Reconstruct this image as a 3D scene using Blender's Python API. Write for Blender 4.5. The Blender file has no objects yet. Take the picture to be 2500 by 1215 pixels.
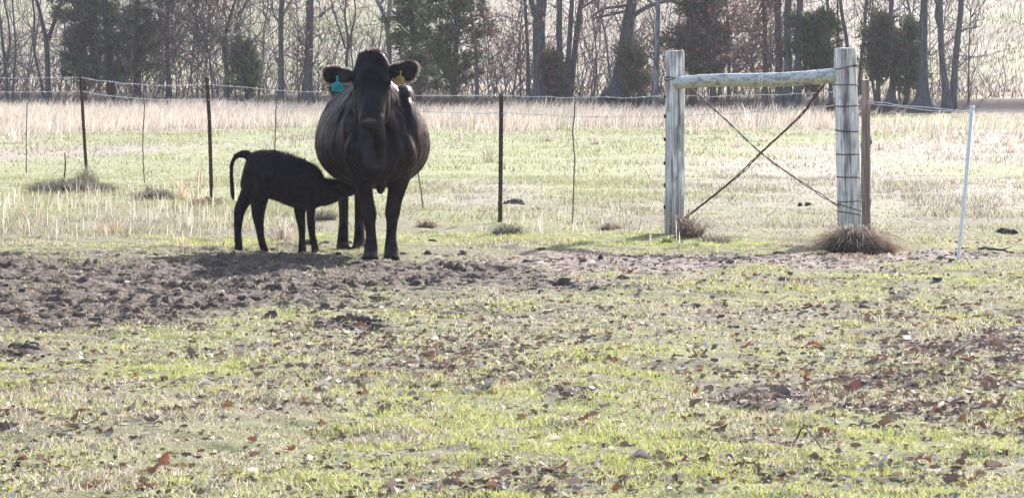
import bpy, math, random
import numpy as np
from mathutils import Vector
scene = bpy.context.scene
COL = scene.collection
rad = math.radians
rng = np.random.default_rng(7)
random.seed(7)

# ------------------------------------------------------------------ camera, sky, sun, exposure
FPX = 10200.0                     # focal length in pixels of the 2500 px wide photograph
CAM_H = 1.6
PITCH = math.atan(519.5 / FPX)
cam_d = bpy.data.cameras.new('camera')
cam = bpy.data.objects.new('camera', cam_d); COL.objects.link(cam)
cam_d.sensor_width = 36.0
cam_d.lens = FPX / 2500.0 * 36.0
cam_d.clip_start = 0.1
cam_d.clip_end = 6000.0
cam.location = (0, 0, CAM_H)
cam.rotation_euler = (math.pi / 2 - PITCH, 0, 0)
scene.camera = cam

SUN_EL, SUN_AZ = rad(27.0), rad(24.0)          # low winter sun behind the herd, a little to the right
world = bpy.data.worlds.new('World'); scene.world = world
world.use_nodes = True
wn = world.node_tree
for n in list(wn.nodes): wn.nodes.remove(n)
sky = wn.nodes.new('ShaderNodeTexSky'); sky.sky_type = 'NISHITA'; sky.sun_disc = False
sky.sun_elevation = SUN_EL; sky.sun_rotation = SUN_AZ
sky.air_density = 1.0; sky.dust_density = 2.0; sky.ozone_density = 1.0
bg = wn.nodes.new('ShaderNodeBackground'); bg.inputs['Strength'].default_value = 0.15
wo = wn.nodes.new('ShaderNodeOutputWorld')
wn.links.new(sky.outputs[0], bg.inputs[0]); wn.links.new(bg.outputs[0], wo.inputs[0])

sun_d = bpy.data.lights.new('sun', 'SUN'); sun_d.energy = 4.6; sun_d.angle = rad(0.9)
sun_d.color = (1.0, 0.965, 0.94)
sun = bpy.data.objects.new('sun', sun_d); COL.objects.link(sun)
S = Vector((math.sin(SUN_AZ) * math.cos(SUN_EL), math.cos(SUN_AZ) * math.cos(SUN_EL), math.sin(SUN_EL)))
sun.rotation_euler = S.to_track_quat('Z', 'Y').to_euler()
sun.location = (10, 40, 30)

vs = scene.view_settings
vs.view_transform = 'Standard'; vs.look = 'None'; vs.gamma = 1.0; vs.exposure = 1.15; vs.use_curve_mapping = False
scene.render.engine = 'CYCLES'
scene.cycles.max_bounces = 8; scene.cycles.transparent_max_bounces = 8
scene.cycles.transmission_bounces = 6; scene.cycles.volume_bounces = 1
scene.cycles.use_denoising = True
scene.cycles.sample_clamp_indirect = 6.0

# ------------------------------------------------------------------ helpers: pixels of the photograph to the ground
SP, CP = math.sin(PITCH), math.cos(PITCH)
def ray(px, py):
    a, b = px - 1250.0, 607.5 - py
    return np.array([a, FPX * CP + b * SP, -FPX * SP + b * CP])
def P(px, py, Y):
    d = ray(px, py); t = Y / d[1]
    return np.array([d[0] * t, Y, CAM_H + d[2] * t])
def to_px(x, y, z):
    x, y, z = np.asarray(x, float), np.asarray(y, float), np.asarray(z, float) - CAM_H
    f = y * CP - z * SP; u = y * SP + z * CP
    return 1250 + FPX * x / f, 607.5 - FPX * u / f

def hash2(ix, iy, seed):
    h = (ix.astype(np.int64) * 374761393 + iy.astype(np.int64) * 668265263 + seed * 982451653) & 0x7fffffff
    h = ((h ^ (h >> 13)) * 1274126177) & 0x7fffffff
    h = h ^ (h >> 16)
    return (h & 0xffff) / 65535.0
def vnoise(x, y, seed=0):
    ix, iy = np.floor(x), np.floor(y)
    fx, fy = x - ix, y - iy
    fx = fx * fx * (3 - 2 * fx); fy = fy * fy * (3 - 2 * fy)
    a, b = hash2(ix, iy, seed), hash2(ix + 1, iy, seed)
    c, d = hash2(ix, iy + 1, seed), hash2(ix + 1, iy + 1, seed)
    return (a * (1 - fx) + b * fx) * (1 - fy) + (c * (1 - fx) + d * fx) * fy
def fbm(x, y, seed=0, o=3):
    s, a, t = 0, 1.0, 0
    for k in range(o):
        s = s + a * vnoise(x * 2 ** k + 17.3 * k, y * 2 ** k - 9.1 * k, seed + k); t += a; a *= .5
    return s / t
def sstep(a, b, x):
    t = np.clip((x - a) / (b - a), 0, 1); return t * t * (3 - 2 * t)

def poly_mask(px, py, poly, soft=14.0):
    """soft inside test, >0 inside (pixels of the photograph, used on ground points only)"""
    px, py = np.asarray(px, float), np.asarray(py, float)
    inside = np.zeros(px.shape, bool); dist = np.full(px.shape, 1e9)
    n = len(poly)
    for i in range(n):
        x0, y0 = poly[i]; x1, y1 = poly[(i + 1) % n]
        c = ((y0 > py) != (y1 > py)) & (px < (x1 - x0) * (py - y0) / (y1 - y0 + 1e-9) + x0)
        inside ^= c
        ex, ey = x1 - x0, y1 - y0
        t = np.clip(((px - x0) * ex + (py - y0) * ey) / (ex * ex + ey * ey + 1e-9), 0, 1)
        dist = np.minimum(dist, np.hypot((px - x0 - t * ex) * .35, py - y0 - t * ey))
    return np.clip(.5 + np.where(inside, dist, -dist) / soft, 0, 1)

MUD = [(-700, 640), (-200, 632), (0, 628), (330, 628), (560, 622), (800, 618), (1000, 632), (1180, 640), (1330, 652), (1320, 690), (1180, 712), (900, 722), (700, 745),
       (560, 775), (420, 798), (250, 792), (120, 806), (0, 815), (-700, 840)]
BARE = [(960, 622), (1200, 622), (1500, 626), (1800, 618), (2000, 612), (2230, 620), (2400, 612), (2800, 618), (2800, 640), (2400, 640), (2150, 650), (1900, 655), (1650, 676), (1400, 690), (1200, 690), (1050, 660)]
PATCH = [[(-300, 838), (0, 842), (90, 846), (120, 858), (60, 868), (-300, 866)], [(760, 782), (860, 784), (1000, 795), (960, 806), (800, 800)],
         [(1780, 940), (1960, 935), (1990, 975), (1900, 1000), (1780, 1000)], [(1330, 950), (1470, 945), (1490, 975), (1350, 985)], [(560, 840), (640, 836), (650, 850), (570, 856)],
         [(1280, 690), (1420, 694), (1560, 706), (1500, 720), (1300, 716)], [(2190, 712), (2260, 715), (2250, 740), (2200, 738)]]
_mc = {}
def masks(x, y):
    x, y = np.asarray(x, float), np.asarray(y, float)
    key = (len(x), float(x[0]), float(x[-1]), float(y[0]), float(y[-1]))
    if key not in _mc:
        sel = (y < 36) & (y > 8); out = np.zeros((3, len(x)))
        if sel.any(): out[:, sel] = masks_at(x[sel], y[sel])
        if len(_mc) > 6: _mc.clear()
        _mc[key] = out
    return _mc[key]
def masks_at(x, y):
    px, py = to_px(x, y, np.zeros_like(x))
    nz = (fbm(x * 1.3, y * 1.3, 41) - .5)
    py2 = py + nz * 70; px2 = px + (fbm(x * 1.1, y * 1.1, 45) - .5) * 120
    near = (y < 36)
    mud = np.where(near, poly_mask(px2, py2, MUD, 34), 0)
    bare = np.where(near, poly_mask(px2, py2, BARE, 16), 0)
    pat = np.zeros_like(mud)
    for p in PATCH:
        pa = np.array(p); b = (px2 > pa[:, 0].min() - 40) & (px2 < pa[:, 0].max() + 40) & (py > pa[:, 1].min() - 30) & (py < pa[:, 1].max() + 30)
        if b.any(): pat[b] = np.maximum(pat[b], poly_mask(px2[b], (py + nz * 14)[b], p, 10))
    return mud, bare, pat
def bank_line(x): return 96.8 - .42 * np.clip(x, -30, 30) + 1.3 * (vnoise(x * .35, x * 0, 5) - .5)

def hoof(x, y, cell, seed):
    ix, iy = np.floor(x / cell), np.floor(y / cell); z = np.zeros_like(x)
    for ox in (-1, 0, 1):
        for oy in (-1, 0, 1):
            jx, jy = ix + ox, iy + oy
            cx_ = (jx + .15 + .7 * hash2(jx, jy, seed)) * cell; cy_ = (jy + .15 + .7 * hash2(jx, jy, seed + 1)) * cell
            r = cell * (.26 + .22 * hash2(jx, jy, seed + 2)); dep = .35 + .65 * hash2(jx, jy, seed + 3)
            d = np.hypot(x - cx_, (y - cy_) * .8) / r
            z = z + dep * (np.where(d < 1, -(1 - d ** 4) * .9, 0) + .42 * np.exp(-((d - 1.12) / .22) ** 2))
    return z
def height(x, y, fine=True):
    x, y = np.asarray(x, float), np.asarray(y, float)
    z = .03 * (fbm(x * .22, y * .22, 1) - .5)
    z = z - .10 * sstep(62, 90, y)
    bl = bank_line(x)
    z = z + .31 * sstep(bl - .6, bl + .5, y)
    z = z + .10 * (fbm(x * .5, y * .5, 9) - .5) * sstep(bl - .5, bl + 2, y)
    t = np.clip(y - bl - 7, 0, None)
    rise = .078 * (np.sqrt(t * t + 30) - 30 ** .5)
    rise = np.where(rise > 20, 20 + 12 * (1 - np.exp(-(rise - 20) / 12)), rise)
    z = z + rise + .9 * (fbm(x * .02, y * .02, 3) - .5) * sstep(112, 180, y)
    if fine:
        near = sstep(60, 34, y) * sstep(8, 12, y)
        z = z + near * (.055 * (fbm(x * 5.5, y * 5.5, 11) - .5) + .045 * (fbm(x * 1.1, y * 1.1, 12, 2) - .5))
        mud, bare, pat = masks(x, y)
        sel = (mud > .01) | (bare > .01)
        if sel.any():
            xs, ys = x[sel], y[sel]
            wx, wy = xs + .06 * (fbm(xs * 7, ys * 7, 21, 2) - .5), ys + .06 * (fbm(xs * 7, ys * 7, 22, 2) - .5)
            amp = .35 + 1.0 * fbm(xs * 1.4, ys * 1.4, 28, 2)
            dz = .046 * amp * hoof(wx, wy, .19, 501) + .020 * amp * hoof(wx + 3.3, wy + 1.7, .095, 511) + .05 * (fbm(xs * 3, ys * 3.4, 23, 2) - .5) + .042 * (fbm(xs * 13, ys * 13, 27, 3) - .5)
            z = z.copy(); z[sel] += (mud[sel] + .22 * bare[sel] * (1 - mud[sel])) * dz
        z = z + bare * (.040 * (fbm(x * 6, y * 6, 29, 3) - .5) - .010) + pat * .05 * (fbm(x * 9, y * 12, 31, 2) - .25)
    return z
def hz(x, y): return float(height(np.array([x]), np.array([y]))[0])
def hit(px, py):
    """where the line of sight through a pixel meets the ground"""
    d = ray(px, py)
    Y = np.arange(12, 140, .02) if py < 330 else np.arange(12, 80, .01); t = Y / d[1]
    X = d[0] * t; Z = CAM_H + d[2] * t
    g = height(X, Y, False)
    i = int(np.argmax(Z < g)) if (Z < g).any() else len(Y) - 1
    return np.array([X[i], Y[i], hz(X[i], Y[i])])

# ------------------------------------------------------------------ helpers: meshes
def make_mesh(name, V, faces, col=None, smooth=False):
    """faces: list of int arrays (n,3) or (n,4)"""
    me = bpy.data.meshes.new(name)
    V = np.asarray(V, np.float32)
    faces = [np.asarray(f, np.int32) for f in faces if len(f)]
    nl = sum(f.size for f in faces); nf = sum(len(f) for f in faces)
    me.vertices.add(len(V)); me.vertices.foreach_set('co', V.ravel())
    me.loops.add(nl); me.polygons.add(nf)
    me.loops.foreach_set('vertex_index', np.concatenate([f.ravel() for f in faces]))
    st, o = [], 0
    for f in faces:
        k = f.shape[1]; st.append(o + k * np.arange(len(f), dtype=np.int32)); o += f.size
    me.polygons.foreach_set('loop_start', np.concatenate(st))
    if smooth: me.polygons.foreach_set('use_smooth', np.ones(nf, bool))
    me.update(calc_edges=True); me.validate()
    if col is not None:
        col = np.asarray(col, np.float32)
        c4 = np.ones((len(V), 4), np.float32); c4[:, :3] = col
        at = me.color_attributes.new('Col', 'FLOAT_COLOR', 'POINT'); at.data.foreach_set('color', c4.ravel())
    return me
class MB:
    def __init__(s): s.V = []; s.T = []; s.Q = []; s.C = []; s.n = 0
    def add(s, V, tris=None, quads=None, col=None):
        V = np.asarray(V, float)
        s.V.append(V)
        if tris is not None and len(tris): s.T.append(np.asarray(tris, np.int64) + s.n)
        if quads is not None and len(quads): s.Q.append(np.asarray(quads, np.int64) + s.n)
        if col is not None: s.C.append(np.broadcast_to(np.asarray(col, float), V.shape))
        s.n += len(V)
    def mesh(s, name, smooth=False, origin=None):
        V = np.concatenate(s.V)
        if origin is not None: V = V - np.asarray(origin)
        return make_mesh(name, V, [np.concatenate(s.T) if s.T else [], np.concatenate(s.Q) if s.Q else []], np.concatenate(s.C) if s.C else None, smooth)
def link(name, me, mat=None, parent=None, loc=None, label=None, cat=None, group=None, kind=None):
    o = bpy.data.objects.new(name, me); COL.objects.link(o)
    if mat is not None and me is not None and not me.materials: me.materials.append(mat)
    if parent is not None: o.parent = parent
    if loc is not None: o.location = loc
    for k, v in (('label', label), ('category', cat), ('group', group), ('kind', kind)):
        if v: o[k] = v
    return o
def unit(v):
    v = np.asarray(v, float); return v / (np.linalg.norm(v) + 1e-12)
def frames(path, up):
    path = np.asarray(path, float)
    T = np.gradient(path, axis=0); T /= np.linalg.norm(T, axis=1)[:, None] + 1e-12
    U = np.cross(T, np.asarray(up, float)); bad = np.linalg.norm(U, axis=1) < 1e-3
    U[bad] = np.cross(T[bad], (0.3, 1, .1)); U /= np.linalg.norm(U, axis=1)[:, None]
    W = np.cross(U, T)
    return T, U, W
def tube(mb, path, r, n=6, up=(0.13, 0.98, 0.1), col=None, a=None, cap=True, wob=0.0, pear=0.0, exp=1.0):
    """swept elliptical tube; r = half size along U, a = half size along W (defaults to r)"""
    path = np.asarray(path, float); m = len(path)
    r = np.broadcast_to(np.asarray(r, float), (m,)); a = r if a is None else np.broadcast_to(np.asarray(a, float), (m,))
    T, U, W = frames(path, up)
    th = np.arange(n) * 2 * math.pi / n
    c, s_ = np.cos(th), np.sin(th)
    if exp != 1.0: c = np.sign(c) * np.abs(c) ** exp; s_ = np.sign(s_) * np.abs(s_) ** exp
    k = 1 + (rng.random((m, n)) - .5) * wob if wob else np.ones((m, n))
    cc = (c * (1 - pear * s_))[None, :]
    V = path[:, None, :] + (U[:, None, :] * (cc * r[:, None] * k)[:, :, None]) + (W[:, None, :] * (s_[None, :] * a[:, None] * k)[:, :, None])
    V = V.reshape(-1, 3)
    i, j = np.meshgrid(np.arange(m - 1), np.arange(n), indexing='ij')
    q = np.stack([i * n + j, (i + 1) * n + j, (i + 1) * n + (j + 1) % n, i * n + (j + 1) % n], -1).reshape(-1, 4)
    tr = []
    if cap:
        V = np.concatenate([V, path[:1], path[-1:]])
        j = np.arange(n)
        tr = np.concatenate([np.stack([np.full(n, m * n), j, (j + 1) % n], -1), np.stack([np.full(n, m * n + 1), (m - 1) * n + (j + 1) % n, (m - 1) * n + j], -1)])
    mb.add(V, tr, q, col)
def ellipsoid(mb, c, r, n=16, m=10, rot=None):
    th = np.linspace(0, math.pi, m + 1)[1:-1]; ph = np.arange(n) * 2 * math.pi / n
    V = np.stack([np.sin(th)[:, None] * np.cos(ph), np.sin(th)[:, None] * np.sin(ph), np.cos(th)[:, None] + 0 * ph], -1).reshape(-1, 3)
    V = np.concatenate([V, [[0, 0, 1], [0, 0, -1]]]) * np.asarray(r)
    if rot is not None: V = V @ np.asarray(rot).T
    V = V + np.asarray(c)
    k = m - 1
    i, j = np.meshgrid(np.arange(k - 1), np.arange(n), indexing='ij')
    q = np.stack([i * n + j, (i + 1) * n + j, (i + 1) * n + (j + 1) % n, i * n + (j + 1) % n], -1).reshape(-1, 4)
    j = np.arange(n)
    t = np.concatenate([np.stack([np.full(n, k * n), j, (j + 1) % n], -1), np.stack([np.full(n, k * n + 1), (k - 1) * n + (j + 1) % n, (k - 1) * n + j], -1)])
    mb.add(V, t, q)
def smooth_path(pts, n):
    """Catmull-Rom through rows of pts (any number of columns)"""
    p = np.asarray(pts, float); p = np.vstack([2 * p[0] - p[1], p, 2 * p[-1] - p[-2]])
    out = []
    seg = len(p) - 3
    for t in np.linspace(0, seg - 1e-9, n):
        i = int(t); f = t - i
        a, b, c, d = p[i], p[i + 1], p[i + 2], p[i + 3]
        out.append(.5 * ((2 * b) + (c - a) * f + (2 * a - 5 * b + 4 * c - d) * f * f + (3 * b - a - 3 * c + d) * f ** 3))
    return np.array(out)

# ------------------------------------------------------------------ helpers: materials
def nodes(name):
    m = bpy.data.materials.new(name); m.use_nodes = True
    nt = m.node_tree
    for n in list(nt.nodes): nt.nodes.remove(n)
    out = nt.nodes.new('ShaderNodeOutputMaterial')
    return m, nt, out
def N(nt, t, **kw):
    n = nt.nodes.new(t)
    for k, v in kw.items():
        if k.startswith('i_'): n.inputs[k[2:].replace('_', ' ')].default_value = v
        else: setattr(n, k, v)
    return n
def tinted(nt, base, scale, lo, hi, detail=4.0, stretch=None):
    """base colour socket multiplied by noise between lo and hi"""
    tc = N(nt, 'ShaderNodeNewGeometry')
    src = tc.outputs['Position']
    if stretch:
        mp = N(nt, 'ShaderNodeMapping'); mp.inputs['Scale'].default_value = stretch
        nt.links.new(src, mp.inputs['Vector']); src = mp.outputs[0]
    no = N(nt, 'ShaderNodeTexNoise'); no.inputs['Scale'].default_value = scale; no.inputs['Detail'].default_value = detail
    nt.links.new(src, no.inputs['Vector'])
    mr = N(nt, 'ShaderNodeMapRange'); mr.inputs['From Min'].default_value = .3; mr.inputs['From Max'].default_value = .7
    mr.inputs['To Min'].default_value = lo; mr.inputs['To Max'].default_value = hi
    nt.links.new(no.outputs['Fac'], mr.inputs['Value'])
    mx = N(nt, 'ShaderNodeMix', data_type='RGBA', blend_type='MULTIPLY'); mx.inputs[0].default_value = 1.0
    if isinstance(base, tuple): mx.inputs[6].default_value = (*base, 1)
    else: nt.links.new(base, mx.inputs[6])
    nt.links.new(mr.outputs[0], mx.inputs[7])
    return mx.outputs[2], no.outputs['Fac']
def solid(name, color, rough=.7, scale=30.0, lo=.7, hi=1.25, bump=.3, bdist=.01, spec=.4, stretch=None, attr=False, metallic=0.0, sheen=0.0):
    m, nt, out = nodes(name)
    b = N(nt, 'ShaderNodeBsdfPrincipled')
    base = color
    if attr: base = N(nt, 'ShaderNodeVertexColor', layer_name='Col').outputs[0]
    c, f = tinted(nt, base, scale, lo, hi, stretch=stretch)
    nt.links.new(c, b.inputs['Base Color'])
    b.inputs['Roughness'].default_value = rough; b.inputs['Specular IOR Level'].default_value = spec
    b.inputs['Metallic'].default_value = metallic
    if sheen:
        b.inputs['Sheen Weight'].default_value = sheen; b.inputs['Sheen Roughness'].default_value = .4
        b.inputs['Sheen Tint'].default_value = (.75, .55, .5, 1)
    if bump:
        bp = N(nt, 'ShaderNodeBump'); bp.inputs['Strength'].default_value = bump; bp.inputs['Distance'].default_value = bdist
        nt.links.new(f, bp.inputs['Height']); nt.links.new(bp.outputs[0], b.inputs['Normal'])
    nt.links.new(b.outputs[0], out.inputs[0])
    return m
def leafy(name, color=None, trans=.45, rough=.5, gloss=.06, boost=1.0):
    """thin plant tissue: diffuse + light passing through + a little gloss; colour from the Col attribute unless given"""
    m, nt, out = nodes(name)
    if color is None: src = N(nt, 'ShaderNodeVertexColor', layer_name='Col').outputs[0]
    else: src, _ = tinted(nt, color, 25.0, .7, 1.3)
    d = N(nt, 'ShaderNodeBsdfDiffuse'); t = N(nt, 'ShaderNodeBsdfTranslucent'); g = N(nt, 'ShaderNodeBsdfGlossy')
    g.inputs['Roughness'].default_value = rough; g.inputs['Color'].default_value = (.9, .88, .85, 1)
    nt.links.new(src, d.inputs[0]); nt.links.new(src, t.inputs[0])
    a = N(nt, 'ShaderNodeMixShader'); a.inputs[0].default_value = trans
    b = N(nt, 'ShaderNodeMixShader'); b.inputs[0].default_value = gloss
    nt.links.new(d.outputs[0], a.inputs[1]); nt.links.new(t.outputs[0], a.inputs[2])
    nt.links.new(a.outputs[0], b.inputs[1]); nt.links.new(g.outputs[0], b.inputs[2])
    nt.links.new(b.outputs[0], out.inputs[0])
    return m

M = {}
M['ground'] = solid('ground_soil', (.2, .2, .2), .9, 38.0, .72, 1.25, .5, .012, .2, attr=True)
M['grass'] = leafy('grass_blade', trans=.55, rough=.45, gloss=.07)
M['straw'] = leafy('straw_blade', trans=.42, rough=.5, gloss=.05)
M['litter'] = leafy('dry_leaf_litter', trans=.22, rough=.5, gloss=.035)
M['bark'] = solid('grey_brown_bark', (.115, .108, .116), .9, 9.0, .6, 1.35, .8, .04, .2, stretch=(3, 3, .6))
M['bark_red'] = solid('reddish_bark', (.145, .105, .10), .9, 9.0, .6, 1.35, .8, .03, .2, stretch=(3, 3, .6))
M['bark_pale'] = solid('pale_dead_bark', (.27, .27, .285), .85, 6.0, .35, 1.3, .6, .03, .2, stretch=(2, 2, .7))
M['twig'] = solid('twig_bark', (.150, .130, .132), .9, 5.0, .65, 1.3, 0, 0, .2)
M['cedar'] = leafy('cedar_foliage', trans=.22, rough=.6, gloss=.03)
M['dead_leaf'] = leafy('marcescent_leaf', trans=.4, rough=.6, gloss=.03)
M['wood'] = solid('weathered_post_wood', (.34, .335, .32), .85, 14.0, .55, 1.25, .9, .012, .2, stretch=(5, 5, .35))
M['rail'] = solid('weathered_rail_wood', (.40, .40, .385), .85, 14.0, .5, 1.2, .9, .012, .2, stretch=(.4, 5, 5))
M['redwood'] = solid('red_cedar_post_wood', (.26, .205, .19), .85, 12.0, .6, 1.3, .8, .012, .2, stretch=(5, 5, .5))
M['cut'] = solid('pale_cut_wood', (.5, .42, .34), .8, 40.0, .7, 1.2, .2, .004, .2)
M['rust'] = solid('rusty_steel', (.075, .038, .032), .75, 22.0, .6, 1.5, .3, .004, .4, metallic=.2)
M['wire'] = solid('galvanised_wire', (.62, .62, .64), .45, 9.0, .8, 1.1, 0, 0, .5, metallic=.15)
M['rustwire'] = solid('rusty_wire', (.11, .066, .05), .7, 20.0, .6, 1.4, 0, 0, .4, metallic=.2)
M['stay'] = solid('weathered_stay_wire', (.17, .125, .105), .7, 20.0, .6, 1.4, 0, 0, .3)
M['fibre'] = solid('white_fibreglass', (.78, .78, .78), .45, 8.0, .9, 1.05, 0, 0, .5)
M['dung'] = solid('dark_crumbly_soil', (.055, .040, .034), .9, 30.0, .6, 1.5, .8, .02, .2)
M['clod'] = solid('mud_clod', (.13, .10, .082), .9, 26.0, .6, 1.4, .7, .012, .25)

# ------------------------------------------------------------------ ground sheet
def axis(parts):
    out = [parts[0][0]]
    for a, b, s in parts:
        n = max(1, int(round((b - a) / s))); out += list(np.linspace(a, b, n + 1)[1:])
    return np.array(out)
gx = axis([(-2500, -400, 300), (-400, -60, 30), (-60, -16, 2.2), (-16, -5.4, .3), (-5.4, -4.4, .05), (-4.4, 1.2, .026), (1.2, 5.4, .044), (5.4, 16, .3), (16, 60, 2.2), (60, 400, 30), (400, 2500, 300)])
gy = axis([(-300, 0, 60), (0, 12, 1.0), (12, 13.6, .1), (13.6, 22.6, .05), (22.6, 30.8, .026), (30.8, 33.4, .05), (33.4, 50, .25), (50, 86, .8), (86, 106, .22), (106, 180, 1.5), (180, 500, 12), (500, 3500, 200)])
def ground_color(x, y):
    n1 = fbm(x * .9, y * .9, 51); n2 = fbm(x * 4, y * 4, 55); n3 = fbm(x * .16, y * .05, 57)
    soil = np.array([.11, .088, .068]); thatch = np.array([.20, .175, .10]); green = np.array([.19, .21, .055])
    c = soil[None] * (1 - n2[:, None]) + thatch[None] * n2[:, None]
    g = (sstep(.42, .62, n1) * .6)[:, None]; c = c * (1 - g) + green * g
    # pasture beyond the fence: paler dry thatch with washed green
    f = sstep(34, 44, y)[:, None]
    px, py = to_px(x, y, np.zeros_like(x))
    n4 = fbm(x * .35, y * .12, 58)
    dry = np.array([.30, .26, .205]); wash = np.array([.235, .25, .115])
    gg = sstep(.40, .62, n4 * .62 + .38 * n3)[:, None]
    far = dry * (1 - gg) + wash * gg
    c = c * (1 - f) + far * (f) * (.75 + .5 * n2[:, None])
    # darker brown ground under the trees and on the cut bank
    bl = bank_line(x)
    cut = 4.2 * sstep(7.2, 9.0, x)          # the wood floor ends where the trees end
    u = (sstep(bl - .8, bl - .3, y) * (1 - sstep(bl + 3.0 - cut * .6, bl + 6.5 - cut, y)))[:, None]
    c = c * (1 - u) + np.array([.085, .062, .050]) * u * (.7 + .6 * n2[:, None])
    # bare clay track along the right end of the bank
    k = (sstep(7.5, 10.5, x) * sstep(bl - 8, bl - 5, y) * (1 - sstep(bl - .5, bl + 1, y)))[:, None] * .6
    c = c * (1 - k) + np.array([.24, .17, .14]) * k
    # far hillside: dry pink-beige grass with green swathes
    h = sstep(bl + 3 - cut * .6, bl + 9 - cut * 1.6, y)[:, None]
    hg = sstep(.40, .60, fbm(x * .03, y * .09, 61) * .7 + .3 * n3)[:, None]
    hill = np.array([.31, .265, .22]) * (1 - hg) + np.array([.25, .265, .145]) * hg
    c = c * (1 - h) + hill * h * (.6 + .8 * fbm(x * .5, y * .35, 65)[:, None])
    mud, bare, pat = masks(x, y)
    n5 = fbm(x * 6, y * 8, 63)
    mc = (np.array([.118, .086, .066])[None] * (.40 + 1.1 * fbm(x * 6, y * 8, 64)[:, None]))
    m = mud[:, None]; c = c * (1 - m) + mc * m
    bc = np.array([.26, .195, .165])[None] * (.55 + .9 * n5[:, None])
    b = (bare * (1 - mud))[:, None]; c = c * (1 - b) + bc * b
    p = pat[:, None]; c = c * (1 - p) + mc * .8 * p
    return c
X, Y = np.meshgrid(gx, gy, indexing='xy')
xf, yf = X.ravel(), Y.ravel()
zf = height(xf, yf)
nx, ny = len(gx), len(gy)
i, j = np.meshgrid(np.arange(ny - 1), np.arange(nx - 1), indexing='ij')
q = np.stack([i * nx + j, i * nx + j + 1, (i + 1) * nx + j + 1, (i + 1) * nx + j], -1).reshape(-1, 4)
gme = make_mesh('ground', np.stack([xf, yf, zf], -1), [q], ground_color(xf, yf), smooth=True)
link('ground', gme, M['ground'], kind='structure')

# ------------------------------------------------------------------ grass
def blades(n_try, ymin, ymax, margin, dens, hfun, wid, colfun, seg2, lean=.6, sway=(0, 0), zoff=0.0):
    """scatter blades over the ground between two distances; dens(x,y) in 0..1 thins them out"""
    yy = np.sqrt(rng.random(n_try) * (ymax ** 2 - ymin ** 2) + ymin ** 2)
    xx = (rng.random(n_try) * 2 - 1) * (yy * 1250 / FPX + margin)
    keep = rng.random(n_try) < dens(xx, yy)
    xx, yy = xx[keep], yy[keep]; n = len(xx)
    zz = height(xx, yy) - .004 + zoff
    hh = hfun(xx, yy, n); ww = wid * (.6 + .8 * rng.random(n)) * .5
    th = rng.random(n) * math.pi
    sx, sy = np.cos(th), np.sin(th) * .6
    la = rng.random(n) * 2 * math.pi; lm = hh * lean * rng.random(n)
    lx, ly = np.cos(la) * lm + sway[0] * hh, np.sin(la) * lm + sway[1] * hh
    c = colfun(xx, yy, n)
    b = np.stack([xx, yy, zz], -1); sv = np.stack([sx * ww, sy * ww, 0 * ww], -1)
    tip = b + np.stack([lx, ly, hh], -1)
    if seg2:
        mid = b + np.stack([lx * .35, ly * .35, hh * .6], -1)
        V = np.stack([b - sv, b + sv, mid - sv * .75, mid + sv * .75, tip], 1).reshape(-1, 3)
        k = np.arange(n) * 5
        Q = np.stack([k, k + 1, k + 3, k + 2], -1); T = np.stack([k + 2, k + 3, k + 4], -1)
        C = np.repeat(c, 5, 0)
        sh = np.tile(np.array([.8, .8, 1, 1, 1.1]), n)[:, None]
    else:
        V = np.stack([b - sv, b + sv, tip], 1).reshape(-1, 3)
        k = np.arange(n) * 3; Q = []; T = np.stack([k, k + 1, k + 2], -1)
        C = np.repeat(c, 3, 0); sh = 1.0
    return V, T, Q, C * (sh if not np.isscalar(sh) else 1.0)
GREEN = np.array([[.38, .40, .10], [.28, .33, .095], [.46, .45, .14], [.22, .27, .10], [.50, .49, .22]])
MGREEN = np.array([[.29, .30, .11], [.25, .28, .12], [.35, .34, .15], [.22, .24, .12], [.38, .36, .19]])
DEAD = np.array([[.47, .40, .31], [.60, .53, .44], [.33, .26, .20], [.70, .66, .58], [.20, .155, .125], [.115, .085, .07]])
NDEAD = np.array([[.40, .335, .245], [.29, .23, .165], [.20, .155, .115], [.115, .085, .065], [.52, .46, .37], [.62, .57, .49]])
def pick(pal, n):
    return pal[rng.integers(0, len(pal), n)] * (.75 + .5 * rng.random((n, 1)))
def near_col(x, y, n):
    px, py = to_px(x, y, np.zeros_like(x))
    g = fbm(x * .8, y * .5, 71) * .5 + fbm(x * 3.2, y * 3.2, 72) * .5
    pg = sstep(.34, .60, g) * .74 + .14
    pg = np.where((py > 830) & (py < 1000) & (px > 1900), pg * .55, pg)
    pg = np.where((py > 780) & (py < 960) & (px > 600) & (px < 1400), pg * .55, pg)
    mud, bare, pat = masks(x, y)
    pg = pg * (1 - .62 * np.maximum(mud, bare))
    isg = rng.random(n) < pg
    dd = pick(NDEAD, n); soiled = (rng.random(n) < .88 * np.maximum(mud, bare * .7))[:, None]
    dd = np.where(soiled, pick(np.array([[.33, .25, .21], [.20, .155, .125], [.20, .15, .125], [.115, .085, .07], [.47, .39, .33]]), n), dd)
    return np.where(isg[:, None], pick(GREEN, n), dd)
def near_dens(x, y):
    mud, bare, pat = masks(x, y)
    d = .58 + .42 * sstep(.35, .6, fbm(x * 2.6, y * 2.6, 75))
    gap = sstep(.64, .54, fbm(x * 4.3, y * 4.3, 77))
    tuft = sstep(.52, .64, fbm(x * 2.4, y * 3.0, 78))
    return d * (.36 + .64 * gap) * (1 - (.58 - .38 * tuft) * mud) * (1 - .55 * bare) * (1 - .85 * pat)
def near_h(x, y, n):
    g = fbm(x * 3.0, y * 3.0, 79)
    mud, bare, pat = masks(x, y)
    return (.011 + .019 * sstep(.35, .75, g)) * (.35 + 1.1 * rng.random(n) ** 1.3) * (1 - .25 * np.maximum(mud, bare))
def mid_h(x, y, n): return (.02 + .055 * sstep(.4, .75, fbm(x * 1.2, y * 1.2, 81))) * (.35 + rng.random(n))
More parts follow.
